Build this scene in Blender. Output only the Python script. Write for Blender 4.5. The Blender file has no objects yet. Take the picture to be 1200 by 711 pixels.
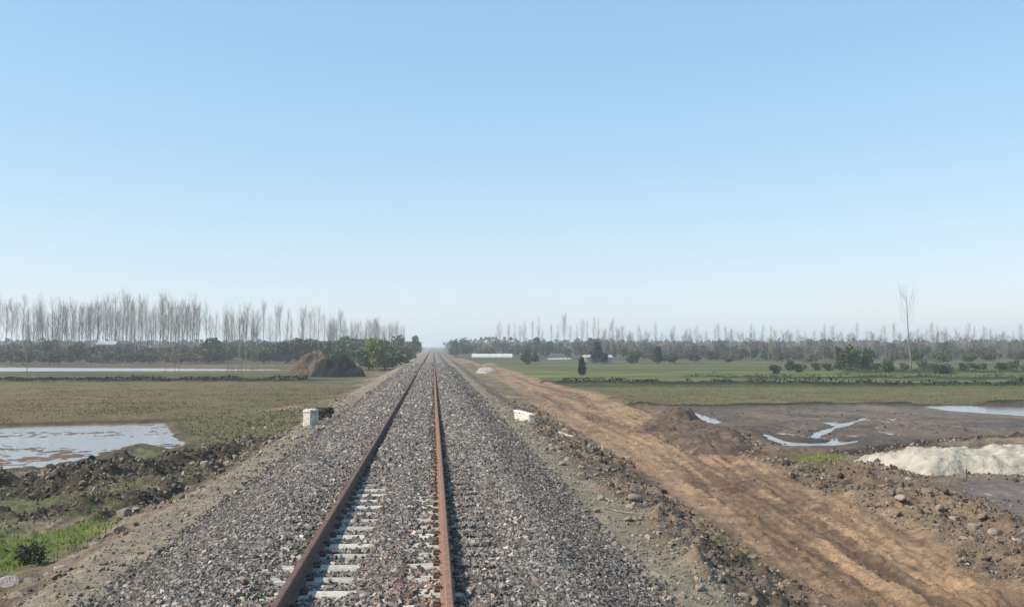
import bpy, math, random
import numpy as np
from mathutils import Matrix, Vector
R = math.radians
rng = np.random.default_rng(7)
random.seed(7)
scene = bpy.context.scene
col = scene.collection

# ------------------------------------------------------------------ camera
W, H, F = 1200.0, 711.0, 1200.0
CAM = Vector((0.605, 0.0, 3.676))
YAW, PITCH = R(4.41), R(2.37)
cd = bpy.data.cameras.new("camera"); cam = bpy.data.objects.new("camera", cd); col.objects.link(cam)
cd.sensor_width = 36; cd.lens = 36 * F / W; cd.clip_start = 0.1; cd.clip_end = 20000
cam.location = CAM; cam.rotation_euler = (R(90) + PITCH, 0, -YAW)
scene.camera = cam
MROT = np.array(cam.rotation_euler.to_matrix())

# ------------------------------------------------------------------ light
SUN_EL, SUN_AZ = R(42), R(-102)            # azimuth from +Y towards +X: the sun stands to the left, a little behind
world = bpy.data.worlds.new("World"); scene.world = world; world.use_nodes = True
wn = world.node_tree.nodes; wn.clear()
wo = wn.new("ShaderNodeOutputWorld"); wb = wn.new("ShaderNodeBackground"); sky = wn.new("ShaderNodeTexSky")
sky.sky_type = 'NISHITA'; sky.sun_disc = False; sky.sun_elevation = SUN_EL; sky.sun_rotation = SUN_AZ
sky.altitude = 0; sky.air_density = 1.0; sky.dust_density = 0.4; sky.ozone_density = 1.1
wb.inputs[1].default_value = 0.114
wl = world.node_tree.links; sp = wn.new("ShaderNodeSeparateColor"); cb_ = wn.new("ShaderNodeCombineColor"); wl.new(sky.outputs[0], sp.inputs[0])
for i_, (pw, ml) in enumerate(((0.70, 1.20), (0.50, 1.84), (0.40, 2.48))):      # a spring haze veil: softer fall-off from horizon to zenith
    p_ = wn.new("ShaderNodeMath"); p_.operation = 'POWER'; p_.inputs[1].default_value = pw; m_ = wn.new("ShaderNodeMath"); m_.operation = 'MULTIPLY'; m_.inputs[1].default_value = ml
    wl.new(sp.outputs[i_], p_.inputs[0]); wl.new(p_.outputs[0], m_.inputs[0]); wl.new(m_.outputs[0], cb_.inputs[i_])
wl.new(cb_.outputs[0], wb.inputs[0]); wl.new(wb.outputs[0], wo.inputs[0])
sl = bpy.data.lights.new("sun", 'SUN'); sl.energy = 3.9; sl.angle = R(0.5); sl.color = (1, 0.925, 0.82)
so = bpy.data.objects.new("sun", sl); col.objects.link(so)
sd = Vector((math.sin(SUN_AZ) * math.cos(SUN_EL), math.cos(SUN_AZ) * math.cos(SUN_EL), math.sin(SUN_EL)))
so.rotation_euler = sd.to_track_quat('Z', 'Y').to_euler(); so.location = (0, 0, 60)
vs = scene.view_settings
vs.view_transform = 'Standard'; vs.look = 'None'; vs.gamma = 1; vs.exposure = 0.75; vs.use_curve_mapping = False
scene.cycles.max_bounces = 6; scene.cycles.volume_bounces = 1; scene.cycles.transparent_max_bounces = 8

# ------------------------------------------------------------------ helpers
def ray(px, py):
    return MROT @ np.array([(px - W / 2) / F, -(py - H / 2) / F, -1.0])
def P(px, py, z=0.0):                       # point of the photo on the level z
    d = ray(px, py); t = (z - CAM.z) / d[2]
    return (CAM.x + d[0] * t, CAM.y + d[1] * t)
def PL(pts, z=0.0): return [P(a, b, z) for a, b in pts]
def AT(px, Y):                              # x of a photo column at depth Y
    d = ray(px, 405); return CAM.x + d[0] / d[1] * (Y - CAM.y)

def _h(ix, iy, s):
    n = (ix.astype(np.int64) * 374761393 + iy.astype(np.int64) * 668265263 + s * 1442695041) & 0xFFFFFFFF
    n = ((n ^ (n >> 13)) * 1274126177) & 0xFFFFFFFF
    n = ((n ^ (n >> 16)) * 2246822519) & 0xFFFFFFFF
    return ((n ^ (n >> 15)) & 0xFFFF) / 32767.5 - 1.0
def noise(x, y, s=0):
    fx, fy = np.floor(x), np.floor(y); u, v = x - fx, y - fy
    u = u * u * (3 - 2 * u); v = v * v * (3 - 2 * v)
    a, b, c, d = _h(fx, fy, s), _h(fx + 1, fy, s), _h(fx, fy + 1, s), _h(fx + 1, fy + 1, s)
    return (a * (1 - u) + b * u) * (1 - v) + (c * (1 - u) + d * u) * v
def fbm(x, y, s=0, o=4, g=0.5):
    t = 0; a = 1.0; n = 0
    for i in range(o):
        cx, sx = math.cos(0.6 * i), math.sin(0.6 * i)
        t = t + a * noise((x * cx - y * sx) * 2 ** i + 17.3 * i, (x * sx + y * cx) * 2 ** i - 9.1 * i, s + i); n += a; a *= g
    return t / n
def smooth(a, b, x):
    t = np.clip((x - a) / (b - a), 0, 1); return t * t * (3 - 2 * t)
def dseg(x, y, pts, closed=False):          # distance to a polyline
    n = len(pts); d = np.full(x.shape, 1e9)
    for i in range(n if closed else n - 1):
        ax, ay = pts[i]; bx, by = pts[(i + 1) % n]; ex, ey = bx - ax, by - ay
        t = np.clip(((x - ax) * ex + (y - ay) * ey) / (ex * ex + ey * ey + 1e-9), 0, 1)
        d = np.minimum(d, np.hypot(x - ax - ex * t, y - ay - ey * t))
    return d
def sdp(x, y, pts):                         # signed distance to a polygon, positive inside
    ins = np.zeros(x.shape, bool); n = len(pts)
    for i in range(n):
        ax, ay = pts[i]; bx, by = pts[(i + 1) % n]
        c = (ay > y) != (by > y)
        ins ^= c & (x < (bx - ax) * (y - ay) / ((by - ay) if by != ay else 1e-9) + ax)
    d = dseg(x, y, pts, True)
    return np.where(ins, d, -d)

def mesh(name, V, Fc, mats=(), parent=None, color=None, rough=None, fmat=None, smooth_=False, link=True):
    """V (n,3), Fc (m,k) index array or list of arrays"""
    if not isinstance(Fc, list): Fc = [Fc]
    Fc = [np.asarray(f, np.int32) for f in Fc if len(f)]
    me = bpy.data.meshes.new(name); V = np.asarray(V, np.float32)
    me.vertices.add(len(V)); me.vertices.foreach_set("co", V.ravel())
    lt = np.concatenate([np.full(len(f), f.shape[1], np.int32) for f in Fc]); li = np.concatenate([f.ravel() for f in Fc])
    me.loops.add(len(li)); me.loops.foreach_set("vertex_index", li)
    me.polygons.add(len(lt)); ls = np.zeros(len(lt), np.int32); ls[1:] = np.cumsum(lt)[:-1]
    me.polygons.foreach_set("loop_start", ls)
    if fmat is not None: me.polygons.foreach_set("material_index", np.asarray(fmat, np.int32))
    me.polygons.foreach_set("use_smooth", np.full(len(lt), smooth_))
    for m in mats: me.materials.append(m)
    if color is not None:
        a = me.attributes.new("alb", 'FLOAT_COLOR', 'POINT'); c = np.ones((len(V), 4), np.float32); c[:, :3] = color
        a.data.foreach_set("color", c.ravel())
    if rough is not None:
        a = me.attributes.new("rgh", 'FLOAT', 'POINT'); a.data.foreach_set("value", np.asarray(rough, np.float32))
    me.update(calc_edges=True); me.validate()
    if not link: return me
    o = bpy.data.objects.new(name, me); col.objects.link(o)
    if parent: o.parent = parent
    return o
def tag(o, label=None, cat=None, group=None, kind=None):
    if label: o["label"] = label
    if cat: o["category"] = cat
    if group: o["group"] = group
    if kind: o["kind"] = kind
    return o
def empty(name, loc, rz=0, s=1.0):
    o = bpy.data.objects.new(name, None); col.objects.link(o); o.location = loc; o.rotation_euler.z = rz; o.scale = (s,) * 3 if not hasattr(s, '__len__') else s
    o.empty_display_size = 0.2; return o
def inst(name, me, parent=None, loc=(0, 0, 0), rot=(0, 0, 0), s=(1, 1, 1)):
    o = bpy.data.objects.new(name, me); col.objects.link(o); o.parent = parent
    o.location = loc; o.rotation_euler = rot; o.scale = s; return o
def tube(pts, rad, k=5):
    """list of points + radii -> verts, quads"""
    pts = np.asarray(pts, float); n = len(pts); V = []; Fq = []
    for i in range(n):
        t = pts[min(i + 1, n - 1)] - pts[max(i - 1, 0)]; t /= np.linalg.norm(t) + 1e-9
        a = np.cross(t, [0.3, 0.9, 0.2]); a /= np.linalg.norm(a) + 1e-9; b = np.cross(t, a)
        for j in range(k):
            th = 2 * math.pi * j / k; V.append(pts[i] + rad[i] * (math.cos(th) * a + math.sin(th) * b))
    for i in range(n - 1):
        for j in range(k):
            Fq.append((i * k + j, i * k + (j + 1) % k, (i + 1) * k + (j + 1) % k, (i + 1) * k + j))
    return np.array(V), np.array(Fq)
class MB:
    def __init__(s): s.V = []; s.F = []; s.n = 0
    def add(s, V, Fq): s.V.append(np.asarray(V, float)); s.F.append(np.asarray(Fq) + s.n); s.n += len(V)
    def get(s): return np.concatenate(s.V), np.concatenate(s.F)
    def box(s, c, d, rz=0):
        X = np.array([[x, y, z] for z in (-.5, .5) for x, y in ((-.5, -.5), (.5, -.5), (.5, .5), (-.5, .5))]) * np.array(d)
        ca, sa = math.cos(rz), math.sin(rz); X = X @ np.array([[ca, sa, 0], [-sa, ca, 0], [0, 0, 1]]) + np.array(c)
        s.add(X, [(3, 2, 1, 0), (4, 5, 6, 7), (0, 1, 5, 4), (1, 2, 6, 5), (2, 3, 7, 6), (3, 0, 4, 7)])

# ------------------------------------------------------------------ materials
def mat_new(name):
    m = bpy.data.materials.new(name); m.use_nodes = True; n = m.node_tree.nodes; return m, n, m.node_tree.links, n["Principled BSDF"]
def mat_attr(name, scales=((6, 0.25), (40, 0.25)), bump=((30, 0.02), (150, 0.006)), rough=None, stretch=None, spec=0.25):
    """albedo attribute of the thing x procedural mottling, with bump"""
    m, n, l, b = mat_new(name)
    at = n.new("ShaderNodeAttribute"); at.attribute_name = "alb"
    tc = n.new("ShaderNodeNewGeometry"); cur = at.outputs["Color"]; src = tc.outputs["Position"]
    for sc, am in scales:
        t = n.new("ShaderNodeTexNoise"); t.inputs["Scale"].default_value = sc; t.inputs["Detail"].default_value = 5; t.inputs["Roughness"].default_value = 0.65
        l.new(src, t.inputs["Vector"])
        r = n.new("ShaderNodeMapRange"); r.inputs[1].default_value = 0.3; r.inputs[2].default_value = 0.7
        r.inputs[3].default_value = 1 - am; r.inputs[4].default_value = 1 + am; l.new(t.outputs[0], r.inputs[0])
        mx = n.new("ShaderNodeVectorMath"); mx.operation = 'SCALE'; l.new(cur, mx.inputs[0]); l.new(r.outputs[0], mx.inputs["Scale"]); cur = mx.outputs[0]
    l.new(cur, b.inputs["Base Color"])
    nrm = None
    for sc, dist in bump:
        t = n.new("ShaderNodeTexNoise"); t.inputs["Scale"].default_value = sc; t.inputs["Detail"].default_value = 4; l.new(src, t.inputs["Vector"])
        bp = n.new("ShaderNodeBump"); bp.inputs["Distance"].default_value = dist; bp.inputs["Strength"].default_value = 1
        l.new(t.outputs[0], bp.inputs["Height"])
        if nrm: l.new(nrm, bp.inputs["Normal"])
        nrm = bp.outputs[0]
    if nrm: l.new(nrm, b.inputs["Normal"])
    if rough is None:
        ra = n.new("ShaderNodeAttribute"); ra.attribute_name = "rgh"; l.new(ra.outputs["Fac"], b.inputs["Roughness"])
    else: b.inputs["Roughness"].default_value = rough
    b.inputs["Specular IOR Level"].default_value = spec
    return m
def mat_flat(name, c, c2=None, scale=8, rough=0.85, bump=0.0, bscale=40, spec=0.3, objrand=0.0, metal=0, translucent=0):
    m, n, l, b = mat_new(name)
    g = n.new("ShaderNodeTexCoord"); t = n.new("ShaderNodeTexNoise"); t.inputs["Scale"].default_value = scale; t.inputs["Detail"].default_value = 5
    l.new(g.outputs["Object"], t.inputs["Vector"])
    rp = n.new("ShaderNodeValToRGB"); rp.color_ramp.elements[0].position = 0.35; rp.color_ramp.elements[1].position = 0.65
    rp.color_ramp.elements[0].color = (*c, 1); rp.color_ramp.elements[1].color = (*(c2 or c), 1); l.new(t.outputs[0], rp.inputs[0])
    cur = rp.outputs[0]
    if objrand:
        oi = n.new("ShaderNodeObjectInfo"); r = n.new("ShaderNodeMapRange"); r.inputs[3].default_value = 1 - objrand; r.inputs[4].default_value = 1 + objrand
        l.new(oi.outputs["Random"], r.inputs[0]); mx = n.new("ShaderNodeVectorMath"); mx.operation = 'SCALE'
        l.new(cur, mx.inputs[0]); l.new(r.outputs[0], mx.inputs["Scale"]); cur = mx.outputs[0]
    l.new(cur, b.inputs["Base Color"]); b.inputs["Roughness"].default_value = rough; b.inputs["Specular IOR Level"].default_value = spec
    b.inputs["Metallic"].default_value = metal
    if bump:
        t2 = n.new("ShaderNodeTexNoise"); t2.inputs["Scale"].default_value = bscale; t2.inputs["Detail"].default_value = 5; l.new(g.outputs["Object"], t2.inputs["Vector"])
        bp = n.new("ShaderNodeBump"); bp.inputs["Distance"].default_value = bump; l.new(t2.outputs[0], bp.inputs["Height"]); l.new(bp.outputs[0], b.inputs["Normal"])
    if translucent:
        tr = n.new("ShaderNodeBsdfTranslucent"); l.new(cur, tr.inputs[0]); mx = n.new("ShaderNodeMixShader"); mx.inputs[0].default_value = translucent
        l.new(b.outputs[0], mx.inputs[1]); l.new(tr.outputs[0], mx.inputs[2]); l.new(mx.outputs[0], n["Material Output"].inputs[0])
    return m
M_ground = mat_attr("soil_ground", bump=((5, 0.05), (28, 0.03), (120, 0.008)), scales=((0.5, 0.16), (1.9, 0.3), (9, 0.3), (55, 0.3)))
M_stone = mat_attr("crushed_stone", scales=((60, 0.25),), bump=((90, 0.004),), rough=0.85, spec=0.3)
M_clod = mat_attr("earth_clod", scales=((30, 0.3),), bump=((25, 0.02), (90, 0.008)), rough=0.95, spec=0.15)
M_grass = mat_attr("grass_blade", scales=((3, 0.25),), bump=(), rough=0.75, spec=0.2)
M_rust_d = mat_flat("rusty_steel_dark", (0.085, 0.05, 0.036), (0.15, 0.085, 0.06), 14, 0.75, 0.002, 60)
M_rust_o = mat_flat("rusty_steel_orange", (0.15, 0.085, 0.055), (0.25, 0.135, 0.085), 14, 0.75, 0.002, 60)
M_sleeper = mat_flat("sleeper_concrete", (0.30, 0.275, 0.235), (0.50, 0.465, 0.40), 12, 0.9, 0.005, 50, objrand=0.2)
M_clip = mat_flat("clip_steel", (0.08, 0.045, 0.03), (0.12, 0.06, 0.04), 20, 0.7)
M_conc = mat_flat("weathered_concrete", (0.46, 0.43, 0.36), (0.70, 0.67, 0.58), 5, 0.9, 0.02, 14)
M_rock = mat_flat("pale_rock", (0.17, 0.14, 0.11), (0.34, 0.29, 0.235), 7, 0.9, 0.02, 16, objrand=0.25)
M_rockp = mat_flat("pinkish_rock", (0.26, 0.20, 0.175), (0.38, 0.31, 0.27), 6, 0.9, 0.02, 16)
M_rockd = mat_flat("dark_rock", (0.03, 0.026, 0.022), (0.06, 0.05, 0.04), 6, 0.9, 0.02, 16)
M_sand = mat_flat("cream_sand", (0.26, 0.23, 0.18), (0.40, 0.365, 0.30), 2.2, 0.97, 0.09, 6)
M_heap = mat_flat("brown_earth", (0.055, 0.038, 0.027), (0.125, 0.085, 0.058), 2.5, 0.95, 0.07, 5)
M_heap_shade = mat_flat("shade_coloured_earth", (0.003, 0.0027, 0.0025), (0.008, 0.007, 0.006), 2.5, 0.95, 0.07, 5)  # earth with deep shade put into its near-black colour
M_rub = mat_flat("pale_rubble", (0.22, 0.18, 0.14), (0.42, 0.38, 0.31), 4, 0.95, 0.05, 8)
M_bark = mat_flat("grey_bark", (0.12, 0.105, 0.09), (0.20, 0.178, 0.155), 3, 0.9, objrand=0.3)
M_twig = mat_flat("bare_twigs", (0.14, 0.118, 0.10), (0.21, 0.18, 0.155), 3, 0.9, objrand=0.3)
M_leaf_k = mat_flat("blackish_foliage", (0.012, 0.020, 0.010), (0.024, 0.034, 0.018), 1.2, 0.7)
M_leaf_d = mat_flat("dark_foliage", (0.034, 0.042, 0.022), (0.075, 0.082, 0.042), 1.2, 0.7, objrand=0.4, translucent=0.15)
M_leaf_g = mat_flat("green_foliage", (0.045, 0.075, 0.025), (0.085, 0.125, 0.045), 1.5, 0.7, objrand=0.25, translucent=0.2)
M_leaf_y = mat_flat("yellow_green_foliage", (0.11, 0.13, 0.035), (0.19, 0.205, 0.065), 1.5, 0.7, translucent=0.25)
M_leaf_b = mat_flat("brown_scrub", (0.06, 0.05, 0.036), (0.115, 0.096, 0.068), 1.5, 0.8, objrand=0.35, translucent=0.1)
M_wood = mat_flat("weathered_stick", (0.30, 0.25, 0.19), (0.5, 0.45, 0.38), 10, 0.85)
M_wall = mat_flat("plaster_wall", (0.30, 0.29, 0.27), (0.38, 0.37, 0.35), 2, 0.9)
M_roof = mat_flat("sheet_roof", (0.30, 0.29, 0.28), (0.4, 0.39, 0.38), 1, 0.6)
M_glass = mat_flat("dark_pane", (0.02, 0.022, 0.025), None, 1, 0.2)
M_plastic = mat_flat("white_plastic_sheet", (0.5, 0.49, 0.43), (0.6, 0.58, 0.51), 1, 0.5)
def mat_water(nm="muddy_water", c=(0.20, 0.17, 0.15, 1), rgh=0.12, bs=0.5):
    m, n, l, b = mat_new(nm)
    b.inputs["Base Color"].default_value = c; b.inputs["Roughness"].default_value = rgh; b.inputs["IOR"].default_value = 1.33
    g = n.new("ShaderNodeNewGeometry"); t = n.new("ShaderNodeTexNoise"); t.inputs["Scale"].default_value = 2.2; t.inputs["Detail"].default_value = 3
    mp = n.new("ShaderNodeMapping"); mp.inputs["Scale"].default_value = (1, 2.5, 1); l.new(g.outputs["Position"], mp.inputs[0]); l.new(mp.outputs[0], t.inputs["Vector"])
    bp = n.new("ShaderNodeBump"); bp.inputs["Distance"].default_value = 0.02; bp.inputs["Strength"].default_value = bs
    l.new(t.outputs[0], bp.inputs["Height"]); l.new(bp.outputs[0], b.inputs["Normal"])
    return m
M_water = mat_water(); M_paddy = mat_water("silty_paddy_water", (0.34, 0.32, 0.29, 1), 0.33, 1.0)

# ------------------------------------------------------------------ layout of the ground (metres; field level z = 0, rail head 1.45)
RH, BT = 1.45, 1.235
road_L = [(3.6, 300), (4.9, 200)] + PL([(553, 425), (566, 436), (592, 450), (618, 466), (640, 484), (672, 505), (715, 528), (745, 548), (775, 575), (830, 612), (890, 655), (960, 711), (1100, 830)])
road_R = [(9.5, 300), (10, 200)] + PL([(575, 425), (605, 436), (650, 450), (700, 460), (745, 476), (800, 498), (850, 516), (900, 542), (955, 571), (1032, 611), (1120, 664), (1200, 702), (1420, 830)])
road_poly = road_L + road_R[::-1]
pond_poly = PL([(-160, 503), (0, 500), (60, 498), (150, 496), (202, 494), (206, 504), (224, 520), (200, 530), (165, 522), (135, 530), (105, 541), (60, 548), (0, 553), (-160, 565)], -0.08)
pud = [PL([(800, 484), (814, 482), (850, 494), (838, 498)], -0.06),
       PL([(884, 504), (900, 506), (926, 516), (952, 518), (990, 516), (1016, 513), (1010, 519), (955, 523), (918, 524), (894, 515)], -0.06),
       PL([(940, 513), (950, 507), (978, 497), (1012, 488), (1020, 491), (985, 502), (962, 513)], -0.06),
       PL([(1070, 475), (1130, 474), (1300, 480), (1300, 491), (1200, 488), (1110, 482)], -0.06)]
dark_pud = PL([(1112, 568), (1150, 562), (1300, 562), (1300, 610), (1190, 606), (1140, 598)], -0.06)
spot_poly = PL([(880, 500), (960, 490), (1060, 486), (1150, 492), (1140, 504), (1060, 514), (1020, 520), (950, 524), (905, 520)])
paddy = [PL([(-120, 430.5), (0, 430.5), (180, 431.5), (330, 433), (345, 434), (200, 435), (0, 435.5), (-120, 436)], -0.06),
         PL([(-120, 444), (-10, 444), (22, 445), (18, 447.5), (-120, 449)], -0.06),
         PL([(640, 419.5), (668, 419), (672, 421), (642, 421.5)], -0.06),
         PL([(40, 417.5), (110, 417), (115, 418.5), (40, 419)], -0.06)]
wet_poly = PL([(765, 477), (850, 475), (1000, 474), (1300, 474), (1300, 508), (1200, 511), (1100, 517), (1000, 529), (930, 527), (880, 512), (820, 500)])
lfield_poly = PL([(-200, 449), (100, 448), (340, 447), (420, 447), (400, 466), (330, 478), (270, 486), (215, 494), (60, 497), (-200, 502)])
rfield_poly = PL([(672, 455), (900, 455), (1400, 455), (1400, 473), (1000, 473), (760, 475), (715, 464)])
grass_poly = PL([(-60, 640), (0, 632), (60, 620), (112, 612), (125, 622), (105, 640), (60, 655), (0, 672), (-60, 690)], 0.05)
grass2_poly = PL([(90, 575), (150, 560), (180, 562), (130, 590), (100, 592)], 0.1)
grass3_poly = PL([(200, 494), (260, 484), (350, 480), (345, 500), (330, 512), (290, 516), (262, 520), (215, 516)], 0.1)
grass4_poly = PL([(925, 528), (960, 531), (990, 533), (985, 540), (935, 540)], 0.05)
ridges = [  # pixel polyline, width, height
    ([(-60, 572), (30, 560), (80, 566), (130, 552), (200, 545), (262, 532)], 0.62, 0.42),
    ([(70, 548), (140, 540), (200, 536), (255, 527), (300, 519)], 0.45, 0.34),
    ([(0, 604), (60, 596), (110, 588), (160, 583), (205, 566)], 0.42, 0.20),
    ([(110, 610), (170, 590), (215, 575), (250, 556), (290, 541)], 0.28, 0.18),
    ([(640, 500), (675, 520), (700, 545), (725, 570), (765, 610), (800, 650), (850, 711)], 0.5, 0.16),
    ([(1060, 590), (1110, 584), (1150, 598), (1200, 615)], 0.5, 0.25),
    ([(1010, 560), (1060, 575), (1110, 600)], 0.5, 0.2),
    ([(985, 529), (1040, 521), (1100, 514), (1200, 508), (1320, 502)], 0.32, 0.2)]
ridges = [(PL(p, h * 0.5), w, h) for p, w, h in ridges]
ditches = [(PL([(988, 531), (1040, 523), (1100, 516), (1200, 510), (1320, 505)], 0), 0.3, 0.25),
           (PL([(150, 600), (190, 588), (240, 562), (275, 546)], 0), 0.28, 0.3),
           (PL([(-60, 590), (30, 582), (90, 574)], 0), 0.4, 0.25)]
bunds = [  # far field banks: polyline (x, Y), width, height, darkness
    ([(-95, 110), (-60, 108.5), (-38, 107), (-12, 106)], 0.9, 0.30),
    ([(AT(640, 98), 100), (AT(690, 98), 98), (AT(780, 96), 96.5), (AT(870, 95), 95), (AT(1000, 90), 91), (AT(1250, 90), 89)], 0.7, 0.42),
    ([(AT(800, 118), 116), (AT(930, 110), 111), (AT(1250, 110), 107)], 0.8, 0.35),
    ([(AT(1000, 130), 132), (AT(1300, 130), 130)], 0.8, 0.5),
    ([(AT(740, 61.5), 61.5), (AT(1300, 61.5), 62.5)], 0.35, 0.2),
    ([(-90, 46.2), (-30, 46.8), (-12, 48)], 0.3, 0.12)]

px_prof = [0, 1.75, 2.05, 3.15, 4.25, 5.6, 7.0]
pz_prof = [BT, BT, 1.20, 0.72, 0.66, 0.10, 0.0]
def emb(x, y, bed=True):
    wob = 0.12 * fbm(x * 0.2, y * 0.35, 11, 3) + 0.25 * smooth(3, 5, np.abs(x)) * fbm(x * 0.15, y * 0.16, 12, 3)
    a = np.abs(x) + wob
    z = np.interp(a, px_prof, pz_prof)
    # the middle of the track, and everything past the bare sleeper ends, is filled to the top
    fill = smooth(16, 24, y)
    z = z + np.where(a < 1.7, 0.055 * np.maximum(fill, 1 - smooth(0.15, 0.35, np.abs(x - 0.1))) * smooth(0, 0.1, 0.62 - np.abs(x)) + 0.03 * fill * (a < 1.7), 0)
    return z, a

def zone(x, y):
    """signed masks used by height and albedo"""
    Z = {}
    n1 = fbm(x * 0.5, y * 0.5, 21, 4); n2 = fbm(x * 1.7, y * 1.7, 31, 4)
    near = y < 330
    def poly(p, amp):
        out = np.full(x.shape, -50.0); xs = [q[0] for q in p]; ys = [q[1] for q in p]
        m = (x > min(xs) - 6) & (x < max(xs) + 6) & (y > min(ys) - 8) & (y < max(ys) + 8)
        if m.any(): out[m] = sdp(x[m], y[m], p)
        return out + amp * (n1 * 0.7 + n2 * 0.5)
    Z['n1'], Z['n2'] = n1, n2
    Z['road'] = poly(road_poly, 0.55); Z['pond'] = poly(pond_poly, 0.5); Z['wet'] = poly(wet_poly, 0.5)
    Z['lf'] = poly(lfield_poly, 0.6); Z['rf'] = poly(rfield_poly, 0.6)
    Z['g1'] = poly(grass_poly, 0.5); Z['g2'] = poly(grass2_poly, 0.5); Z['g3'] = poly(grass3_poly, 1.2); Z['g4'] = poly(grass4_poly, 0.4)
    Z['pud'] = [poly(p, 0.35) for p in pud]; Z['dp'] = poly(dark_pud, 0.4); Z['spot'] = poly(spot_poly, 0.8)
    Z['pad'] = [poly(p, 0.5 + (1.0 + 3.0 * smooth(-52, -20, x)) * (i == 0)) for i, p in enumerate(paddy)]
    return Z

def height(x, y, Z=None):
    Z = Z or zone(x, y)
    ez, a = emb(x, y)
    n1, n2 = Z['n1'], Z['n2']
    off = smooth(3.2, 5.2, np.abs(x))                       # 0 on the ballast, 1 in the fields
    fine = fbm(x * 3.3, y * 3.3, 41, 4, 0.6)
    z = ez.copy()
    nearf = 1 - smooth(60, 110, y)
    lf = smooth(-0.5, 1.0, Z['lf']); rf = smooth(-0.5, 1.0, Z['rf']); rd = smooth(-0.4, 0.5, Z['road']); wt = smooth(-0.3, 0.6, Z['wet'])
    calm = np.clip(1 - 0.75 * lf - 0.75 * rf - 0.55 * rd - 0.7 * wt, 0.15, 1)
    rough_zone = off * nearf * calm
    z = z + rough_zone * (0.085 * n1 + 0.09 * n2 + 0.085 * fine) + 0.012 * fine * (1 - off) * (np.abs(x) > 1.9)
    db = smooth(3.9, 4.6, x + 0.4 * n1) * smooth(-0.2, 0.4, -Z['road']) * (x < 11) * smooth(75, 45, y); z = z + db * (0.16 * np.maximum(n2, -0.3) + 0.13 * np.abs(fine) + 0.05 * n1)
    z = z + (1 - nearf) * off * 0.04 * n1 * (y < 400)
    z = z + off * np.where(np.abs(x) > 7, 0.03, 0.0)
    # long ruts of the dirt road
    m = Z['road'] > -1
    if m.any():
        dl = dseg(x[m], y[m], road_L); dr = dseg(x[m], y[m], road_R); u = dl / (dl + dr + 1e-6)
        uu = u + 0.03 * fbm(x[m] * 0.25, y[m] * 0.12, 5, 3)
        rut = -0.06 * np.exp(-((uu - 0.34) / 0.055) ** 2) - 0.07 * np.exp(-((uu - 0.74) / 0.05) ** 2) - 0.06 * np.exp(-((uu - 0.55) / 0.03) ** 2) \
            + 0.03 * np.exp(-((uu - 0.46) / 0.04) ** 2) + 0.04 * np.exp(-((uu - 0.86) / 0.04) ** 2) + 0.015 * noise(uu * 11, y[m] * 0.12, 9) + 0.02 * noise(uu * 30, y[m] * 0.3, 10) + 0.05 * n2[m] + 0.08 * fine[m] + 0.03 * noise(uu * 70, y[m] * 0.8, 19)
        for u0, wd_, dp, ph in ((0.28, 0.018, 0.07, 1), (0.33, 0.016, 0.06, 2), (0.50, 0.016, 0.06, 3), (0.66, 0.018, 0.08, 4), (0.71, 0.016, 0.07, 5), (0.83, 0.018, 0.06, 6), (0.42, 0.012, 0.05, 7)):
            uc = u0 + 0.045 * noise(y[m] * 0.09, y[m] * 0 + ph, 14) + 0.02 * noise(y[m] * 0.3, y[m] * 0 + ph, 15)
            q_ = (u - uc) / wd_; rut = rut - dp * np.exp(-q_ ** 2) * np.clip(0.7 + noise(y[m] * 0.25, y[m] * 0 + ph, 16), 0, 1.3) + dp * 0.6 * np.exp(-(np.abs(q_) - 1.9) ** 2 * 1.6)
        z[m] += 0.5 * rut * rd[m] * (1 - smooth(60, 130, y[m]))
    for p, w, h in ridges:
        mm = (y < 60)
        if mm.any():
            d = dseg(x[mm], y[mm], p); z[mm] += h * np.exp(-(d / w) ** 2) * 0.85 * np.clip(0.75 + 0.9 * n2[mm] + 0.55 * fine[mm], 0, 2.0)
    for p, w, h in ditches:
        mm = (y < 70)
        if mm.any():
            d = dseg(x[mm], y[mm], p); z[mm] -= h * np.exp(-(d / w) ** 2)
    for p, w, h in bunds:
        d = dseg(x, y, p); z = z + h * np.exp(-(d / w) ** 2) * np.clip(0.8 + 0.5 * n1, 0.2, 1.6)
    pd = smooth(-0.25, 0.7, Z['pond'])
    isl = 0.10 * smooth(0.0, 0.5, n1 + 0.8 * fine + 0.55 * smooth(41, 33, y) - 0.1)
    z = z * (1 - pd) + pd * (-0.17 + isl)
    for q in Z['pud']:
        k = smooth(-0.3, 0.5, q); z = z * (1 - k) + k * (-0.098 + 0.05 * fbm(x * 0.9, y * 0.35, 78, 4, 0.65))
    z = np.where((Z['wet'] > 0) & (np.abs(x) > 6), z - 0.02 * smooth(0, 1, Z['wet']), z)
    k = smooth(-0.3, 0.5, Z['dp']); z = z * (1 - k) + k * (-0.082 + 0.035 * n2)
    k = smooth(0, 1.5, Z['spot']); z = z - k * 0.15 * smooth(-0.02, 0.35, fbm(x * 0.9, y * 0.35, 77, 5, 0.65))
    for q in Z['pad']:
        k = smooth(-0.5, 0.8, q); z = z * (1 - k) + k * (-0.12)
    return z

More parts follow.
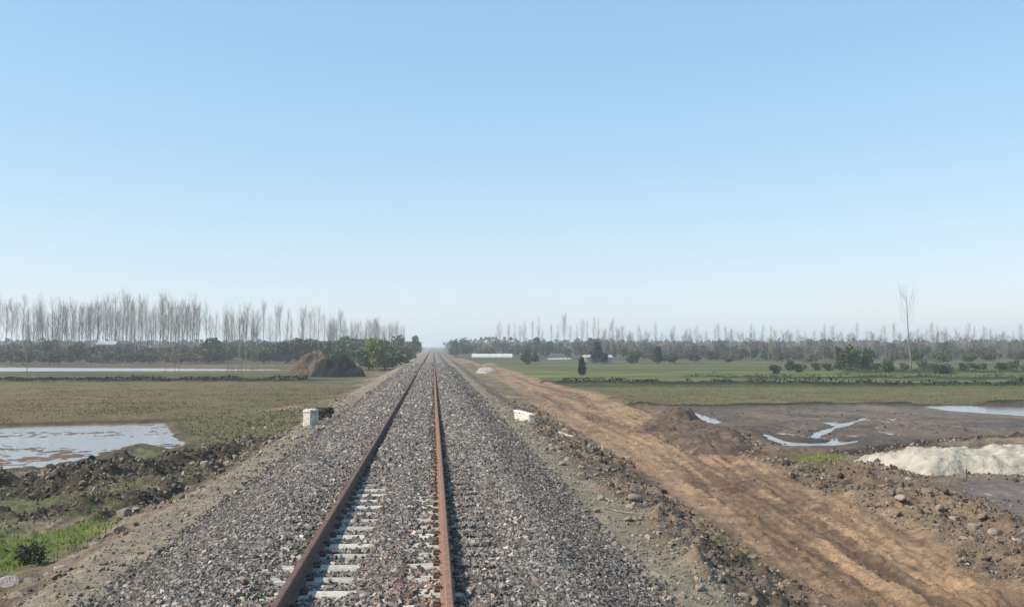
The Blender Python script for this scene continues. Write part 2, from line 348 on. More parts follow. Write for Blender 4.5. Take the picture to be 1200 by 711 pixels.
def C(*a): return np.array(a, float)
def albedo(x, y, z, Z):
    n1, n2 = Z['n1'], Z['n2']; fine = fbm(x * 4.1, y * 4.1, 51, 4, 0.6); big = fbm(x * 0.03, y * 0.06, 61, 4)
    c = np.zeros(x.shape + (3,)); rg = np.full(x.shape, 0.95)
    def mix(k, colr):
        nonlocal c
        c = c * (1 - k[..., None]) + np.asarray(colr) * k[..., None]
    soil = C(0.165, 0.13, 0.098)
    c[:] = soil
    mix(smooth(-0.1, 0.5, n1 + 0.6 * fine), C(0.24, 0.19, 0.14))
    mix(smooth(0.05, 0.5, -n1 + 0.7 * fine), C(0.085, 0.066, 0.048))
    # distant fields: strips of paddies between banks
    far = smooth(60, 75, y)
    row = y * 0.03 + 0.4 * np.sign(x); cell = np.floor(row * 2.1); hh = _h(cell, np.floor(x / 70.0), 3)
    olive, green, dry, brt = C(0.125, 0.11, 0.055), C(0.085, 0.105, 0.035), C(0.15, 0.125, 0.08), C(0.125, 0.16, 0.045)
    fc = np.where((hh < -0.3)[..., None], dry, np.where((hh < 0.25)[..., None], olive, green)) * (1 + 0.25 * big[..., None])
    right = x > 0
    fc = np.where((right & (y > 100) & (y < 128))[..., None], C(0.135, 0.15, 0.07), fc)
    fc = np.where((right & (y >= 128) & (y < 150))[..., None], brt, fc)
    fc = np.where((right & (y >= 150) & (y < 178))[..., None], olive, fc)
    fc = np.where((right & (y >= 178) & (y < 205))[..., None], brt * 0.9, fc)
    fc = np.where((~right & (y > 110) & (y < 128))[..., None], C(0.10, 0.115, 0.05), fc)
    fc = np.where((~right & (y >= 128) & (y < 142))[..., None], C(0.085, 0.095, 0.05), fc)
    fc = np.where((~right & (y >= 165))[..., None], C(0.11, 0.098, 0.06) * (1 + 0.2 * big[..., None]), fc)
    fc = np.where((y > 260)[..., None], C(0.07, 0.068, 0.042), fc)
    strk = fbm(x * 0.08, y * 0.5, 66, 4, 0.65); fc = fc * (1 + 0.7 * strk[..., None] * 1.8); m = far[..., None] * smooth(6, 9, np.abs(x))[..., None]; c = c * (1 - m) + fc * (1 + 0.3 * fine[..., None]) * m
    kn = smooth(5.2, 6.5, np.abs(x)) * (1 - far)
    mix(kn * smooth(0.1, 0.5, fbm(x * 0.35, y * 0.35, 71, 4) + 0.32 * (x < 0)) * 0.85, C(0.095, 0.108, 0.045))
    mix(smooth(-0.4, 0.6, Z['lf']), C(0.165, 0.132, 0.082)); c = c * (1 + (0.35 * fbm(x * 0.9, y * 0.4, 67, 4, 0.7) * (Z['lf'] > 0))[..., None]); mix(smooth(-0.3, 0.5, Z['lf']) * smooth(0.0, 0.6, n1 + 0.8 * big) * 0.3, C(0.13, 0.13, 0.065))
    mix(smooth(0.2, 1, Z['lf']) * smooth(-26, -12, x) * 0.5, C(0.12, 0.125, 0.058))
    mix(smooth(-0.4, 0.6, Z['rf']), C(0.165, 0.152, 0.08)); c = c * (1 + (0.3 * fbm(x * 0.9, y * 0.4, 68, 4, 0.7) * (Z['rf'] > 0))[..., None]); mix(smooth(-0.3, 0.5, Z['rf']) * smooth(-0.1, 0.6, n1 + fine * 0.5) * 0.4, C(0.13, 0.145, 0.065))
    w = smooth(-0.3, 0.5, Z['wet']); mix(w, C(0.145, 0.115, 0.095)); mix(w * smooth(0, 0.4, n1 + 0.9 * fine) * 0.85, C(0.075, 0.062, 0.053)); mix(w * smooth(0.1, 0.5, n2) * 0.3, C(0.16, 0.15, 0.11))
    rg = rg - 0.35 * w * smooth(-0.1, 0.4, n1)
    # dirt road
    r = smooth(-0.35, 0.45, Z['road'])
    dl = np.zeros_like(x); mm = Z['road'] > -1
    if mm.any():
        a_, b_ = dseg(x[mm], y[mm], road_L), dseg(x[mm], y[mm], road_R); dl[mm] = a_ / (a_ + b_ + 1e-6)
    st = noise(dl * 9 + n1 * 0.7, y * 0.08, 81) * 0.55 + noise(dl * 26 + n1, y * 0.25, 82) * 0.3 + 0.35 * fine
    mix(r, C(0.235, 0.158, 0.104)); mix(r * smooth(-0.1, 0.45, st + 0.4 * n1 + 0.3 * np.exp(-((dl - 0.62) / 0.2) ** 2)) * 0.85, C(0.33, 0.23, 0.15)); mix(r * smooth(0.0, 0.45, -st + 0.3 * n1) * 0.85, C(0.10, 0.066, 0.046))
    sk = noise(dl * 80 + n1 * 1.5, y * 0.5, 83) * 0.6 + noise(dl * 45 + n2, y * 0.2, 84) * 0.5; mix(r * smooth(0.15, 0.6, sk) * 0.45, C(0.12, 0.08, 0.055)); mix(r * smooth(0.15, 0.6, -sk) * 0.3, C(0.34, 0.25, 0.175)); mix(r * smooth(0.05, 0.5, -n1 - 0.4 * big + 0.2 * (y < 20)) * 0.45, C(0.135, 0.088, 0.058))
    mix(r * smooth(0.25, 0.05, dl) * 0.45, C(0.24, 0.17, 0.125))
    # reddish soil heaps right of the road
    mix(smooth(2.2, 0.5, np.abs(Z['road'] + 1.4)) * (x > 8) * (y < 90) * 0.45, C(0.17, 0.115, 0.078))
    # muddy ridges
    for p, wd, h in ridges[:4]:
        m2 = y < 60; d = np.full(x.shape, 9.0); d[m2] = dseg(x[m2], y[m2], p)
        mix(np.exp(-(d / (wd * 1.5)) ** 2) * 0.9, C(0.05, 0.038, 0.029) )
    for p, wd, h in ridges[7:8] + ditches[:1]:
        m2 = y < 60; d = np.full(x.shape, 9.0); d[m2] = dseg(x[m2], y[m2], p)
        mix(np.exp(-(d / (wd * 1.25)) ** 2), C(0.018, 0.017, 0.014))
    for p, wd, h in bunds[:5]:
        d = dseg(x, y, p); mix(np.exp(-(d / (wd * 1.3)) ** 2), C(0.016, 0.018, 0.009))
    mix(smooth(0.9, 0.2, np.abs(Z['pond'] + 0.2)) * 0.8, C(0.06, 0.05, 0.035)); mix(smooth(0, 0.6, Z['pond']), C(0.15, 0.10, 0.075))
    for q in Z['pud']: mix(smooth(-0.5, 0.1, q) * 0.6, C(0.07, 0.06, 0.05))
    mix(smooth(-0.3, 0.4, Z['dp']), C(0.15, 0.13, 0.125))
    mix(smooth(-0.3, 0.6, Z['g1']), C(0.105, 0.135, 0.03)); mix(smooth(-0.3, 0.6, Z['g2']) * 0.8, C(0.14, 0.13, 0.06))
    mix(smooth(-0.8, 1.0, Z['g3']) * 0.75, C(0.115, 0.11, 0.05)); mix(smooth(-0.3, 0.4, Z['g4']), C(0.13, 0.15, 0.04))
    # the bank
    a = np.abs(x) + 0.12 * fbm(x * 0.2, y * 0.35, 11, 3) + 0.25 * smooth(3, 5, np.abs(x)) * fbm(x * 0.15, y * 0.16, 12, 3)
    strip = np.where((x < 0)[..., None], C(0.235, 0.205, 0.16), C(0.215, 0.195, 0.15)) * (1 + 0.22 * fine + 0.15 * n1)[..., None]
    k = smooth(np.where(x > 0, 4.35, 4.9), np.where(x > 0, 3.8, 4.3), a + 0.3 * n2 + 0.3 * n1)[..., None]; c = c * (1 - k) + strip * k
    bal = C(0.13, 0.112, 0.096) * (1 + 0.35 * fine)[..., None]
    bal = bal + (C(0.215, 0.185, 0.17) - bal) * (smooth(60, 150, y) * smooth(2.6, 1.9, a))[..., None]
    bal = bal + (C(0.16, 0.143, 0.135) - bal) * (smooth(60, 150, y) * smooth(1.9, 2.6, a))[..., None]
    k = smooth(3.35, 2.95, a + 0.3 * fine)[..., None]; c = c * (1 - k) + bal * k
    tint = _h(np.floor(x * 9), np.floor(y * 5), 91)
    c = c * (1 + 0.12 * tint * (np.abs(x) < 3.2))[..., None]
    kf = np.clip(np.maximum(smooth(-0.4, 0.6, Z['lf']), smooth(-0.4, 0.6, Z['rf'])) + far * smooth(6, 9, np.abs(x)), 0, 1) * (1 - r) * smooth(4, 6, a)
    c = c * (1 - kf[..., None] * (1 - np.where((x < 0)[..., None], np.array((0.86, 0.80, 0.70)), np.array((0.76, 0.75, 0.63))))) * (1 - w * (1 - r) * (0.06 - 0.6 * fbm(x * 0.22, y * 0.13, 88, 4, 0.6)))[..., None]
    lum = c.mean(-1, keepdims=True); c = (lum + (c - lum) * 1.08) * np.array((0.86, 0.815, 0.745))
    return np.clip(c, 0.008, 0.8), rg

# ------------------------------------------------------------------ the ground sheet
NC = 940
ys = np.concatenate([np.linspace(-30, 4, 40)[:-1], np.geomspace(4, 420, 820)[:-1], np.geomspace(420, 6500, 90)])
t = np.linspace(-1, 1, NC); t = np.sign(t) * (0.72 * np.abs(t) + 0.28 * np.abs(t) ** 3)
Yg = np.repeat(ys[:, None], NC, 1); Xg = t[None, :] * (0.86 * np.maximum(Yg, 0) + 15)
# keep the sheet's columns fine over the bank at every distance
Xf, Yf = Xg.ravel(), Yg.ravel()
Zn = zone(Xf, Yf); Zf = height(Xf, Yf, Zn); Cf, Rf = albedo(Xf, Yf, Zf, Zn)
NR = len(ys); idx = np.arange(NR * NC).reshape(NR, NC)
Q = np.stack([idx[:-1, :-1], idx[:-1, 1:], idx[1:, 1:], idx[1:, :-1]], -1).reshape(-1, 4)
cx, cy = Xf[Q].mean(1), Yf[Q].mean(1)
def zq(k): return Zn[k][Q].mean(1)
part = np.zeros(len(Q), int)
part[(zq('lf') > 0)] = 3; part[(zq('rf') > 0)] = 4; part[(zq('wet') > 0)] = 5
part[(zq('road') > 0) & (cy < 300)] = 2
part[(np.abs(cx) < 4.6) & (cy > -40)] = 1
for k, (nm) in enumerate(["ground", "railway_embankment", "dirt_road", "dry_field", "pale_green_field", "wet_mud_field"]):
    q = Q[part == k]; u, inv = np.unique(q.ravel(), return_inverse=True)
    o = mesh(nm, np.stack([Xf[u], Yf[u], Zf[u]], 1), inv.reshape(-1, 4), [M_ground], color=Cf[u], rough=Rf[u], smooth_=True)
    tag(o, kind="structure")
def hz(x, y):
    x = np.atleast_1d(np.asarray(x, float)); y = np.atleast_1d(np.asarray(y, float)); return height(x, y)
def h1(x, y): return float(hz(x, y)[0])

def water(name, p, z, grow=0.8, mt=None):
    c = np.mean(p, 0); q = [(c[0] + (a - c[0]) * 1.04 + grow * np.sign(a - c[0]), c[1] + (b - c[1]) * 1.04 + grow * np.sign(b - c[1]) * 0.6) for a, b in p]
    n = len(q); V = [(a, b, z) for a, b in q]
    me = bpy.data.meshes.new(name); me.from_pydata(V, [], [list(range(n))]); me.materials.append(mt or M_water)
    o = bpy.data.objects.new(name, me); col.objects.link(o); tag(o, kind="structure"); return o
water("pond_water", pond_poly, -0.085)
for p in pud: water("puddle_water", p, -0.075, 0.3)
water("puddle_water", dark_pud, -0.095, 0.2); water("puddle_water", spot_poly, -0.079, 0.3)
for p in paddy: water("paddy_water", p, -0.06, 0.3, M_paddy)

sand_poly = PL([(990, 541), (1035, 547), (1062, 553), (1090, 559), (1135, 557), (1200, 559), (1320, 560)]) + [(AT(1320, 33), 33.5), (AT(1200, 33), 33.2), (AT(1100, 33), 32.6), (AT(1040, 32), 31.8)]
soil_poly = PL([(740, 508), (775, 512), (812, 532), (868, 535), (888, 522), (862, 508), (812, 497), (765, 494)])
# ------------------------------------------------------------------ crushed stone
def cubes(n):
    base = np.array([[x, y, z] for z in (-1, 1) for x, y in ((-1, -1), (1, -1), (1, 1), (-1, 1))], float) * 0.5
    return base[None] + rng.uniform(-0.24, 0.24, (n, 8, 3))
FQ = np.array([(3, 2, 1, 0), (4, 5, 6, 7), (0, 1, 5, 4), (1, 2, 6, 5), (2, 3, 7, 6), (3, 0, 4, 7)])
def rotm(n):
    q = rng.normal(size=(n, 4)); q /= np.linalg.norm(q, axis=1)[:, None]; w, x, y, z = q.T
    return np.stack([1 - 2 * (y * y + z * z), 2 * (x * y - z * w), 2 * (x * z + y * w), 2 * (x * y + z * w), 1 - 2 * (x * x + z * z), 2 * (y * z - x * w),
                     2 * (x * z - y * w), 2 * (y * z + x * w), 1 - 2 * (x * x + y * y)], 1).reshape(n, 3, 3)
g_ = (1 + 5 ** 0.5) / 2
ICV = np.array([(-1, g_, 0), (1, g_, 0), (-1, -g_, 0), (1, -g_, 0), (0, -1, g_), (0, 1, g_), (0, -1, -g_), (0, 1, -g_), (g_, 0, -1), (g_, 0, 1), (-g_, 0, -1), (-g_, 0, 1)]) / 3.8
ICF = np.array([(0, 11, 5), (0, 5, 1), (0, 1, 7), (0, 7, 10), (0, 10, 11), (1, 5, 9), (5, 11, 4), (11, 10, 2), (10, 7, 6), (7, 1, 8), (3, 9, 4), (3, 4, 2), (3, 2, 6), (3, 6, 8), (3, 8, 9), (4, 9, 5), (2, 4, 11), (6, 2, 10), (8, 6, 7), (9, 8, 1)])
def scatter_clods(name, x, y, size, colr, material, sink):
    n = len(x); b = ICV[None] * rng.uniform(0.7, 1.25, (n, 12, 1)) + rng.normal(size=(n, 12, 3)) * 0.05
    b = b * size[:, None, None] * rng.uniform((0.8, 0.7, 0.5), (1.3, 1.1, 0.9), (n, 3))[:, None, :]
    b = np.einsum('nij,nkj->nki', rotm(n), b)
    b += np.stack([x, y, hz(x, y) + size * (0.3 - sink)], 1)[:, None, :]
    Fc = (ICF[None] + 12 * np.arange(n)[:, None, None]).reshape(-1, 3)
    return mesh(name, b.reshape(-1, 3), Fc, [material], color=np.repeat(colr, 12, 0), smooth_=False)
def scatter(name, x, y, size, colr, material, sink=0.15, flat=0.75, zadd=0.0):
    n = len(x); b = cubes(n) * (size[:, None, None]) * rng.uniform((0.8, 0.65, flat * 0.7), (1.25, 1.05, flat * 1.1), (n, 3))[:, None, :]
    b = np.einsum('nij,nkj->nki', rotm(n), b)
    z = hz(x, y) + size * (0.30 - sink) + zadd
    if name == 'ballast_stones': z = np.where((np.abs(((y - 0.3) / 0.6) % 1 - 0.5) * 0.6 < 0.15) & (np.abs(x) < 1.31), np.maximum(z, 1.269 + size * 0.22), z)
    b += np.stack([x, y, z], 1)[:, None, :]
    Fc = (FQ[None] + 8 * np.arange(n)[:, None, None]).reshape(-1, 4)
    return mesh(name, b.reshape(-1, 3), Fc, [material], color=np.repeat(colr, 8, 0))
def stone_cols(n, y=None):
    v = np.clip(rng.lognormal(-1.93, 0.40, n), 0.05, 0.45)
    k = rng.random(n); c = np.stack([v * 1.10, v * 0.97, v * 0.84], 1)
    m = k < 0.25; c[m] *= (1.08, 0.94, 0.90)
    m = (k > 0.25) & (k < 0.45); c[m] *= (0.96, 0.99, 1.03)
    m = k > 0.965; c[m] = np.array((0.40, 0.36, 0.31)) * rng.uniform(0.8, 1.2, (m.sum(), 1))
    return c
def SLV(x, y):                                # how bare each stretch of each sleeper lies
    k = np.round(y / 0.6); e = 0.10 * _h(k, k * 0, 5); v = np.zeros_like(x)
    inl = (x < -0.12 + e) & (x > -0.75); v = np.where(inl, 0.998 - 0.02 * (_h(k, k * 0, 6) > 0.2), v)
    v = np.where((x < -0.75) & (x > -1.02 + e), 0.975, v); v = np.where((x < -1.02 + e), 0.6, v)
    v = np.where((x > 0.36 + e) & (x < 0.75), 0.965, v); v = np.where((x > 0.75) & (x < 0.95 + e), 0.5, v)
    lim = np.where(x < -0.75, smooth(17, 11, y), np.where(x < 0, smooth(25, 17, y), smooth(22, 14, y)))
    return v * lim
X_, Y_, S_ = [], [], []
for y0, y1, dens, sz in ((5.5, 12, 1100, 0.040), (12, 20, 850, 0.045), (20, 32, 400, 0.062), (32, 50, 210, 0.078), (50, 80, 110, 0.10), (80, 140, 40, 0.14)):
    n = int((y1 - y0) * 6.9 * dens); x = rng.uniform(-3.45, 3.45, n); y = rng.uniform(y0, y1, n)
    s = sz * rng.uniform(0.6, 1.35, n)
    a = np.abs(x) + 0.12 * fbm(x * 0.2, y * 0.35, 11, 3)
    keep = rng.random(n) < smooth(3.45, 2.95, a + 0.15 * rng.normal(size=n))
    keep &= ~((np.abs(np.abs(x) - 0.7525) < 0.075 + 0.55 * s))                       # under the rails
    # bare concrete beside the rails on the near sleepers
    fy = np.abs(((y - 0.3) / 0.6) % 1 - 0.5) * 0.6
    onsl = (fy < 0.152 + 0.015 * rng.normal(size=n)) & (np.abs(x) < 1.30)
    keep &= ~(onsl & (rng.random(n) < SLV(x, y)))
    X_.append(x[keep]); Y_.append(y[keep]); S_.append(s[keep])
x, y, s = map(np.concatenate, (X_, Y_, S_))
cc = stone_cols(len(x))
red = np.exp(-(((x - 0.45) / 0.35) ** 2)) * smooth(12.2, 10.2, y) * (rng.random(len(x)) < 0.4)      # rust-stained stones near the right rail
cc = cc * (1 - red[:, None]) + np.array((0.24, 0.125, 0.10)) * rng.uniform(0.5, 1.5, (len(x), 1)) * red[:, None]
# the darker, finer outer slope of the ballast
sl_ = smooth(1.9, 2.5, np.abs(x))[:, None]; cc = cc * (1 - 0.2 * sl_)
o = scatter("ballast_stones", x, y, s, cc, M_stone); tag(o, "grey and purplish crushed stone heaped between and beside the rails", "ballast", kind="stuff")

# ------------------------------------------------------------------ clods of earth and small stones beside the track
def cand(n, x0, x1, y0, y1): return rng.uniform(x0, x1, n), np.exp(rng.uniform(math.log(y0), math.log(y1), n))
xa, ya = cand(330000, -20, 26, 8.5, 62)
inside = (xa > -0.62 * ya - 1) & (xa < 0.72 * ya + 2)
xa, ya = xa[inside], ya[inside]
Zc = zone(xa, ya); Zc['soilh'] = sdp(xa, ya, soil_poly); Zc['sandh'] = sdp(xa, ya, sand_poly); pn = fbm(xa * 0.6, ya * 0.6, 101, 3)
den = np.zeros(len(xa))
den += 0.45 * ((np.abs(xa) > 3.0) & (np.abs(xa) < 4.4))
deb = smooth(3.7, 4.5, xa + 0.5 * pn) * smooth(-0.3, 0.2, -Zc['road'] ) * (xa < 12) * smooth(-0.4, 0.3, pn + 0.2)
den += 0.6 * deb * (xa > 3.6)
den += 0.45 * (xa < -4.3) * (xa > -8) * smooth(-0.2, 0.4, pn)
for p, w, h in ridges: den += 1.1 * h / 0.3 * np.exp(-(dseg(xa, ya, p) / (w * 1.3)) ** 2)
den += 0.2 * (xa > 9) * smooth(0.0, 3.0, -Zc['road']) * smooth(5.5, 3.5, -Zc['road']) * smooth(-0.2, 0.4, pn)
den += 0.16 * (Zc['road'] > 0) * smooth(-0.2, 0.5, pn)
for k in ('pond', 'lf', 'rf', 'g1'): den *= 1 - 0.93 * (Zc[k] > 0)
den = np.where(Zc['wet'] > 0, 0.16 * smooth(-0.2, 0.5, pn + 0.2 * noise(xa * 3, ya * 3, 4)), den)
den += 0.9 * (Zc['soilh'] > -0.3) * (Zc['soilh'] < 3)
den += 0.5 * np.exp(-((Zc['sandh'] + 0.1) / 0.45) ** 2)
k = rng.random(len(xa)) < den; xa, ya = xa[k], ya[k]; Zr = Zc['road'][k]; Zw = Zc['wet'][k]
n = len(xa); s = np.clip(rng.lognormal(-3.2, 0.62, n), 0.018, 0.19) * np.where(np.abs(xa) < 4.4, 0.75, 1.0) * np.clip(ya / 24, 0.8, 1.35)
v = rng.uniform(0.45, 1.6, (n, 1)); cc = np.array((0.155, 0.122, 0.095)) * v
m = rng.random(n) < 0.10; cc[m] = np.array((0.27, 0.235, 0.195)) * rng.uniform(0.6, 1.3, (m.sum(), 1))
m = rng.random(n) < 0.2; cc[m] = np.array((0.06, 0.048, 0.038)) * rng.uniform(0.7, 1.2, (m.sum(), 1))
m = (np.abs(xa) < 4.4); cc[m] = np.array((0.21, 0.18, 0.145)) * rng.uniform(0.55, 1.5, (m.sum(), 1))
m = Zw > 0; s[m] *= 0.75; cc[m] = np.array((0.10, 0.082, 0.068)) * rng.uniform(0.5, 1.6, (m.sum(), 1))
m = Zr > 0; cc[m] = np.array((0.24, 0.16, 0.105)) * rng.uniform(0.6, 1.3, (m.sum(), 1)); s[m] *= 0.6
o = scatter_clods("earth_clods", xa, ya, s, cc, M_clod, 0.2); tag(o, "brown clods and small stones strewn along both sides of the bank", "rubble", kind="stuff")

# ------------------------------------------------------------------ grass
def blades(name, x, y, hgt, colr, label):
    n = len(x); z = hz(x, y); th = rng.uniform(0, 2 * math.pi, n); lean = rng.uniform(0, 0.6, n) * hgt; ph = rng.uniform(0, 2 * math.pi, n)
    w = 0.007 * np.clip(y / 14, 1, 4)
    a = np.stack([x - w * np.cos(th), y - w * np.sin(th), z - 0.02], 1); b = np.stack([x + w * np.cos(th), y + w * np.sin(th), z - 0.02], 1)
    m1 = np.stack([x + 0.4 * lean * np.cos(ph), y + 0.4 * lean * np.sin(ph), z + 0.6 * hgt], 1)
    wv = 0.7 * w[:, None] * np.stack([np.cos(th), np.sin(th), 0 * th], 1)
    tp = np.stack([x + lean * np.cos(ph), y + lean * np.sin(ph), z + hgt], 1)
    V = np.stack([a, b, m1 + wv, m1 - wv, tp], 1).reshape(-1, 3); i = 5 * np.arange(n)
    Fq = np.stack([i, i + 1, i + 2, i + 3], 1); Ft = np.stack([i + 3, i + 2, i + 4], 1)
    o = mesh(name, V, [Fq, Ft], [M_grass], color=np.repeat(colr, 5, 0)); tag(o, label, "grass", kind="stuff")
gx, gy = cand(520000, -60, 62, 9, 105)
ok = (gx > -0.62 * gy - 1) & (gx < 0.72 * gy + 2); gx, gy = gx[ok], gy[ok]
Zg = zone(gx, gy); pn = fbm(gx * 0.45, gy * 0.45, 111, 3)
den = 0.9 * (Zg['g1'] > -0.1) + 0.7 * (Zg['g2'] > -0.1) + 0.75 * (Zg['g3'] > 0) + 0.8 * (Zg['g4'] > 0)
den += 0.6 * smooth(-0.1, 0.4, pn) * (gx < -5) + 0.45 * smooth(-0.1, 0.5, pn) * (gx > 4.0) + 0.5 * ((Zg['lf'] > 0) | (Zg['rf'] > 0)) * smooth(-0.5, 0.4, fbm(gx * 0.5, gy * 0.25, 113, 3)) * smooth(110, 60, gy)
den += 0.12 * (np.abs(gx) > 3.3) * (np.abs(gx) < 5) * smooth(0, 0.4, pn)
den *= (Zg['pond'] < -0.2) * (Zg['wet'] < 0) * (np.abs(gx) > 3.3) * np.where(Zg['road'] > -0.2, 0.03, 1)
for q in Zg['pud'] + [Zg['dp']]: den *= q < 0
k = rng.random(len(gx)) < den; gx, gy = gx[k], gy[k]
br = np.maximum(Zg['g1'][k] > -0.1, Zg['g4'][k] > 0)
n = len(gx); cc = np.where(rng.random((n, 1)) < 0.45, np.array((0.17, 0.155, 0.075)), np.array((0.105, 0.125, 0.045))) * rng.uniform(0.6, 1.3, (n, 1))
cc[br] = np.array((0.135, 0.185, 0.04)) * rng.uniform(0.6, 1.3, (br.sum(), 1))
dryp = (gx > 4.0) & (gx < 40) & ~((Zg['rf'] > 0)[k]) & (rng.random(n) < 0.85) & ~br; cc[dryp] = np.array((0.20, 0.165, 0.105)) * rng.uniform(0.5, 1.4, (dryp.sum(), 1))
fld = ((Zg['lf'] > 0) | (Zg['rf'] > 0))[k]
cc[fld] = np.where(rng.random((fld.sum(), 1)) < 0.9, np.array((0.125, 0.10, 0.06)), np.array((0.08, 0.085, 0.038))) * rng.uniform(0.5, 1.35, (fld.sum(), 1))
blades("short_grass", gx, gy, rng.uniform(0.025, 0.09, n) * np.where(fld, 0.8, 1.0), cc, "short green and straw coloured grass growing in patches off the bank")

# ------------------------------------------------------------------ rails and sleepers
def rail_mesh(x0):
    hw, fw, ww, h = 0.036, 0.075, 0.009, 0.172
    pr = [(-fw, 0), (fw, 0), (fw, 0.012), (ww * 1.6, 0.030), (ww, 0.045), (ww, 0.118), (hw * 0.92, 0.132), (hw, 0.140), (hw, 0.160), (hw * 0.72, 0.171), (0, h),
          (-hw * 0.72, 0.171), (-hw, 0.160), (-hw, 0.140), (-hw * 0.92, 0.132), (-ww, 0.118), (-ww, 0.045), (-ww * 1.6, 0.030), (-fw, 0.012)]
    yy = np.concatenate([np.linspace(-20, 60, 81), np.geomspace(63, 4000, 60)]); k = len(pr); V = []
    for yv in yy:
        wv = 0.006 * math.sin(yv * 0.11) ; zv = 0.004 * math.sin(yv * 0.23 + x0)
        for a, b in pr: V.append((x0 + a + wv, yv, RH - h + b + zv))
    i = np.arange(len(yy) - 1)[:, None] * k; j = np.arange(k)[None]
    Fq = np.stack([i + j, i + (j + 1) % k, i + k + (j + 1) % k, i + k + j], -1).reshape(-1, 4)[:, ::-1]
    return V, Fq
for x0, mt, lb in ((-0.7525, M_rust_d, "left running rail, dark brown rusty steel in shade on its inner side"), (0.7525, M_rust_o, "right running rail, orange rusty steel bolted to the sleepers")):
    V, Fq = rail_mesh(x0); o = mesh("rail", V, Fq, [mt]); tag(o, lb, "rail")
mb = MB()                                     # one sleeper, deeper under the rails, waisted in the middle, chamfered top
sec = [(-1.28, 0.145, 0.0), (-1.27, 0.13, 0.035)]
xs_ = [-1.28, -1.24, -0.95, -0.90, -0.60, -0.55, -0.30, 0.30, 0.55, 0.60, 0.90, 0.95, 1.24, 1.28]
tz_ = [-0.03, 0, 0.0, -0.0, 0.0, 0.0, 0.0, 0.0, 0.0, 0.0, 0.0, 0.0, 0, -0.03]
V = []
for a, b in zip(xs_, tz_):
    w = 0.135 if abs(a) > 0.5 else 0.115
    for yy_, zz in ((-w, -0.2), (-w, -0.03 + b), (-w + 0.025, b), (w - 0.025, b), (w, -0.03 + b), (w, -0.2)): V.append((a, yy_, zz))
k = 6; Fq = [(i * k + j, i * k + (j + 1) % k, (i + 1) * k + (j + 1) % k, (i + 1) * k + j) for i in range(len(xs_) - 1) for j in range(k)]
sl_me = mesh("concrete_sleeper", V, [np.array(Fq)[:, ::-1], np.array([list(range(6))]), np.array([list(range(len(V) - 6, len(V)))[::-1]])], [M_sleeper], link=False)
cb = MB(); cb.box((0, 0, 0.012), (0.07, 0.10, 0.018)); tv, tf = tube([(0.03, -0.045, 0.01), (0.02, -0.045, 0.045), (-0.03, -0.02, 0.05), (-0.035, 0.0, 0.035), (-0.03, 0.02, 0.05), (0.02, 0.045, 0.045), (0.03, 0.045, 0.01)], [0.010] * 7)
cb.add(tv, tf); V, Fq = cb.get(); clip_me = mesh("rail_clip", V, Fq, [M_clip], link=False)
pb = MB(); pb.box((0, 0, 0.004), (0.15, 0.16, 0.008)); V, Fq = pb.get(); pad_me = mesh("rail_pad", V, Fq, [M_rockd], link=False)
for i in range(9, 75):
    yv = 0.3 + 0.6 * i + 0.3
    o = inst("concrete_sleeper", sl_me, None, (rng.normal() * 0.01, yv + rng.normal() * 0.008, RH - 0.172 - 0.009), (0, 0, rng.normal() * 0.006))
    if yv < 20: tag(o, "pale concrete sleeper bare of stones beside the rails in the near track", "sleeper", "bare concrete sleepers")
    else: tag(o, "concrete sleeper mostly buried in stones in the track ahead", "sleeper", "buried concrete sleepers")
    if yv < 32:
        for r in (-0.7525, 0.7525):
            inst("rail_pad", pad_me, o, (r, 0, 0.0))
            for sgn in (-1, 1): inst("rail_clip", clip_me, o, (r + sgn * 0.105, 0, 0.0), (0, 0, 0 if sgn > 0 else math.pi))

# ------------------------------------------------------------------ heaps, blocks, stones, sticks
def heap(name, poly, h, mt, label, cat, lump=0.5, seed=0, slope=None, res=0.12, sc=1.0):
    xs = [p[0] for p in poly]; ys2 = [p[1] for p in poly]; x0, x1, y0, y1 = min(xs) - .3, max(xs) + .3, min(ys2) - .3, max(ys2) + .3
    nx, ny = int((x1 - x0) / res) + 2, int((y1 - y0) / res) + 2
    X, Y = np.meshgrid(np.linspace(x0, x1, nx), np.linspace(y0, y1, ny)); X, Y = X.ravel(), Y.ravel()
    d = sdp(X, Y, poly) + 0.3 * fbm(X * 0.8 * sc, Y * 0.8 * sc, seed, 3); w = slope or 0.5 * min(x1 - x0, y1 - y0)
    g = np.where(d > 0, h * (1 - (1 - np.clip(d / w, 0, 1)) ** 1.7), d * 0.6)
    g = g * (1 + lump * fbm(X * 0.9 * sc, Y * 0.9 * sc, seed + 5, 4)) + lump * 0.10 * h * fbm(X * 4 * sc, Y * 4 * sc, seed + 9, 3) + 0.035 * fbm(X * 9, Y * 9, seed + 12, 2)
    Zh = hz(X, Y) - 0.02 + g
    idx = np.arange(nx * ny).reshape(ny, nx); q = np.stack([idx[:-1, :-1], idx[:-1, 1:], idx[1:, 1:], idx[1:, :-1]], -1).reshape(-1, 4)
    q = q[(d[q] > -0.25).any(1)]; u, inv = np.unique(q.ravel(), return_inverse=True)
    o = mesh(name, np.stack([X[u], Y[u], Zh[u]], 1), inv.reshape(-1, 4), [mt], smooth_=True); return tag(o, label, cat)
heap("sand_heap", sand_poly,
     0.50, M_sand, "long low heap of pale cream sand lying beside the dark ditch at right", "sand heap", 0.5, 3, 0.85, 0.07)
heap("soil_heap", soil_poly, 0.30, M_heap,
     "reddish brown heap of dug soil beside the dirt road and wet field", "soil heap", 1.0, 13, 1.0, 0.07, 1.5)
heap("soil_heap", PL([(772, 494), (790, 497), (812, 496), (820, 490), (800, 486), (778, 487)]), 0.45, M_heap, "small lumpy dark soil heap at the far corner of the wet field", "soil heap", 0.9, 17, 0.8, 0.1, 1.8)
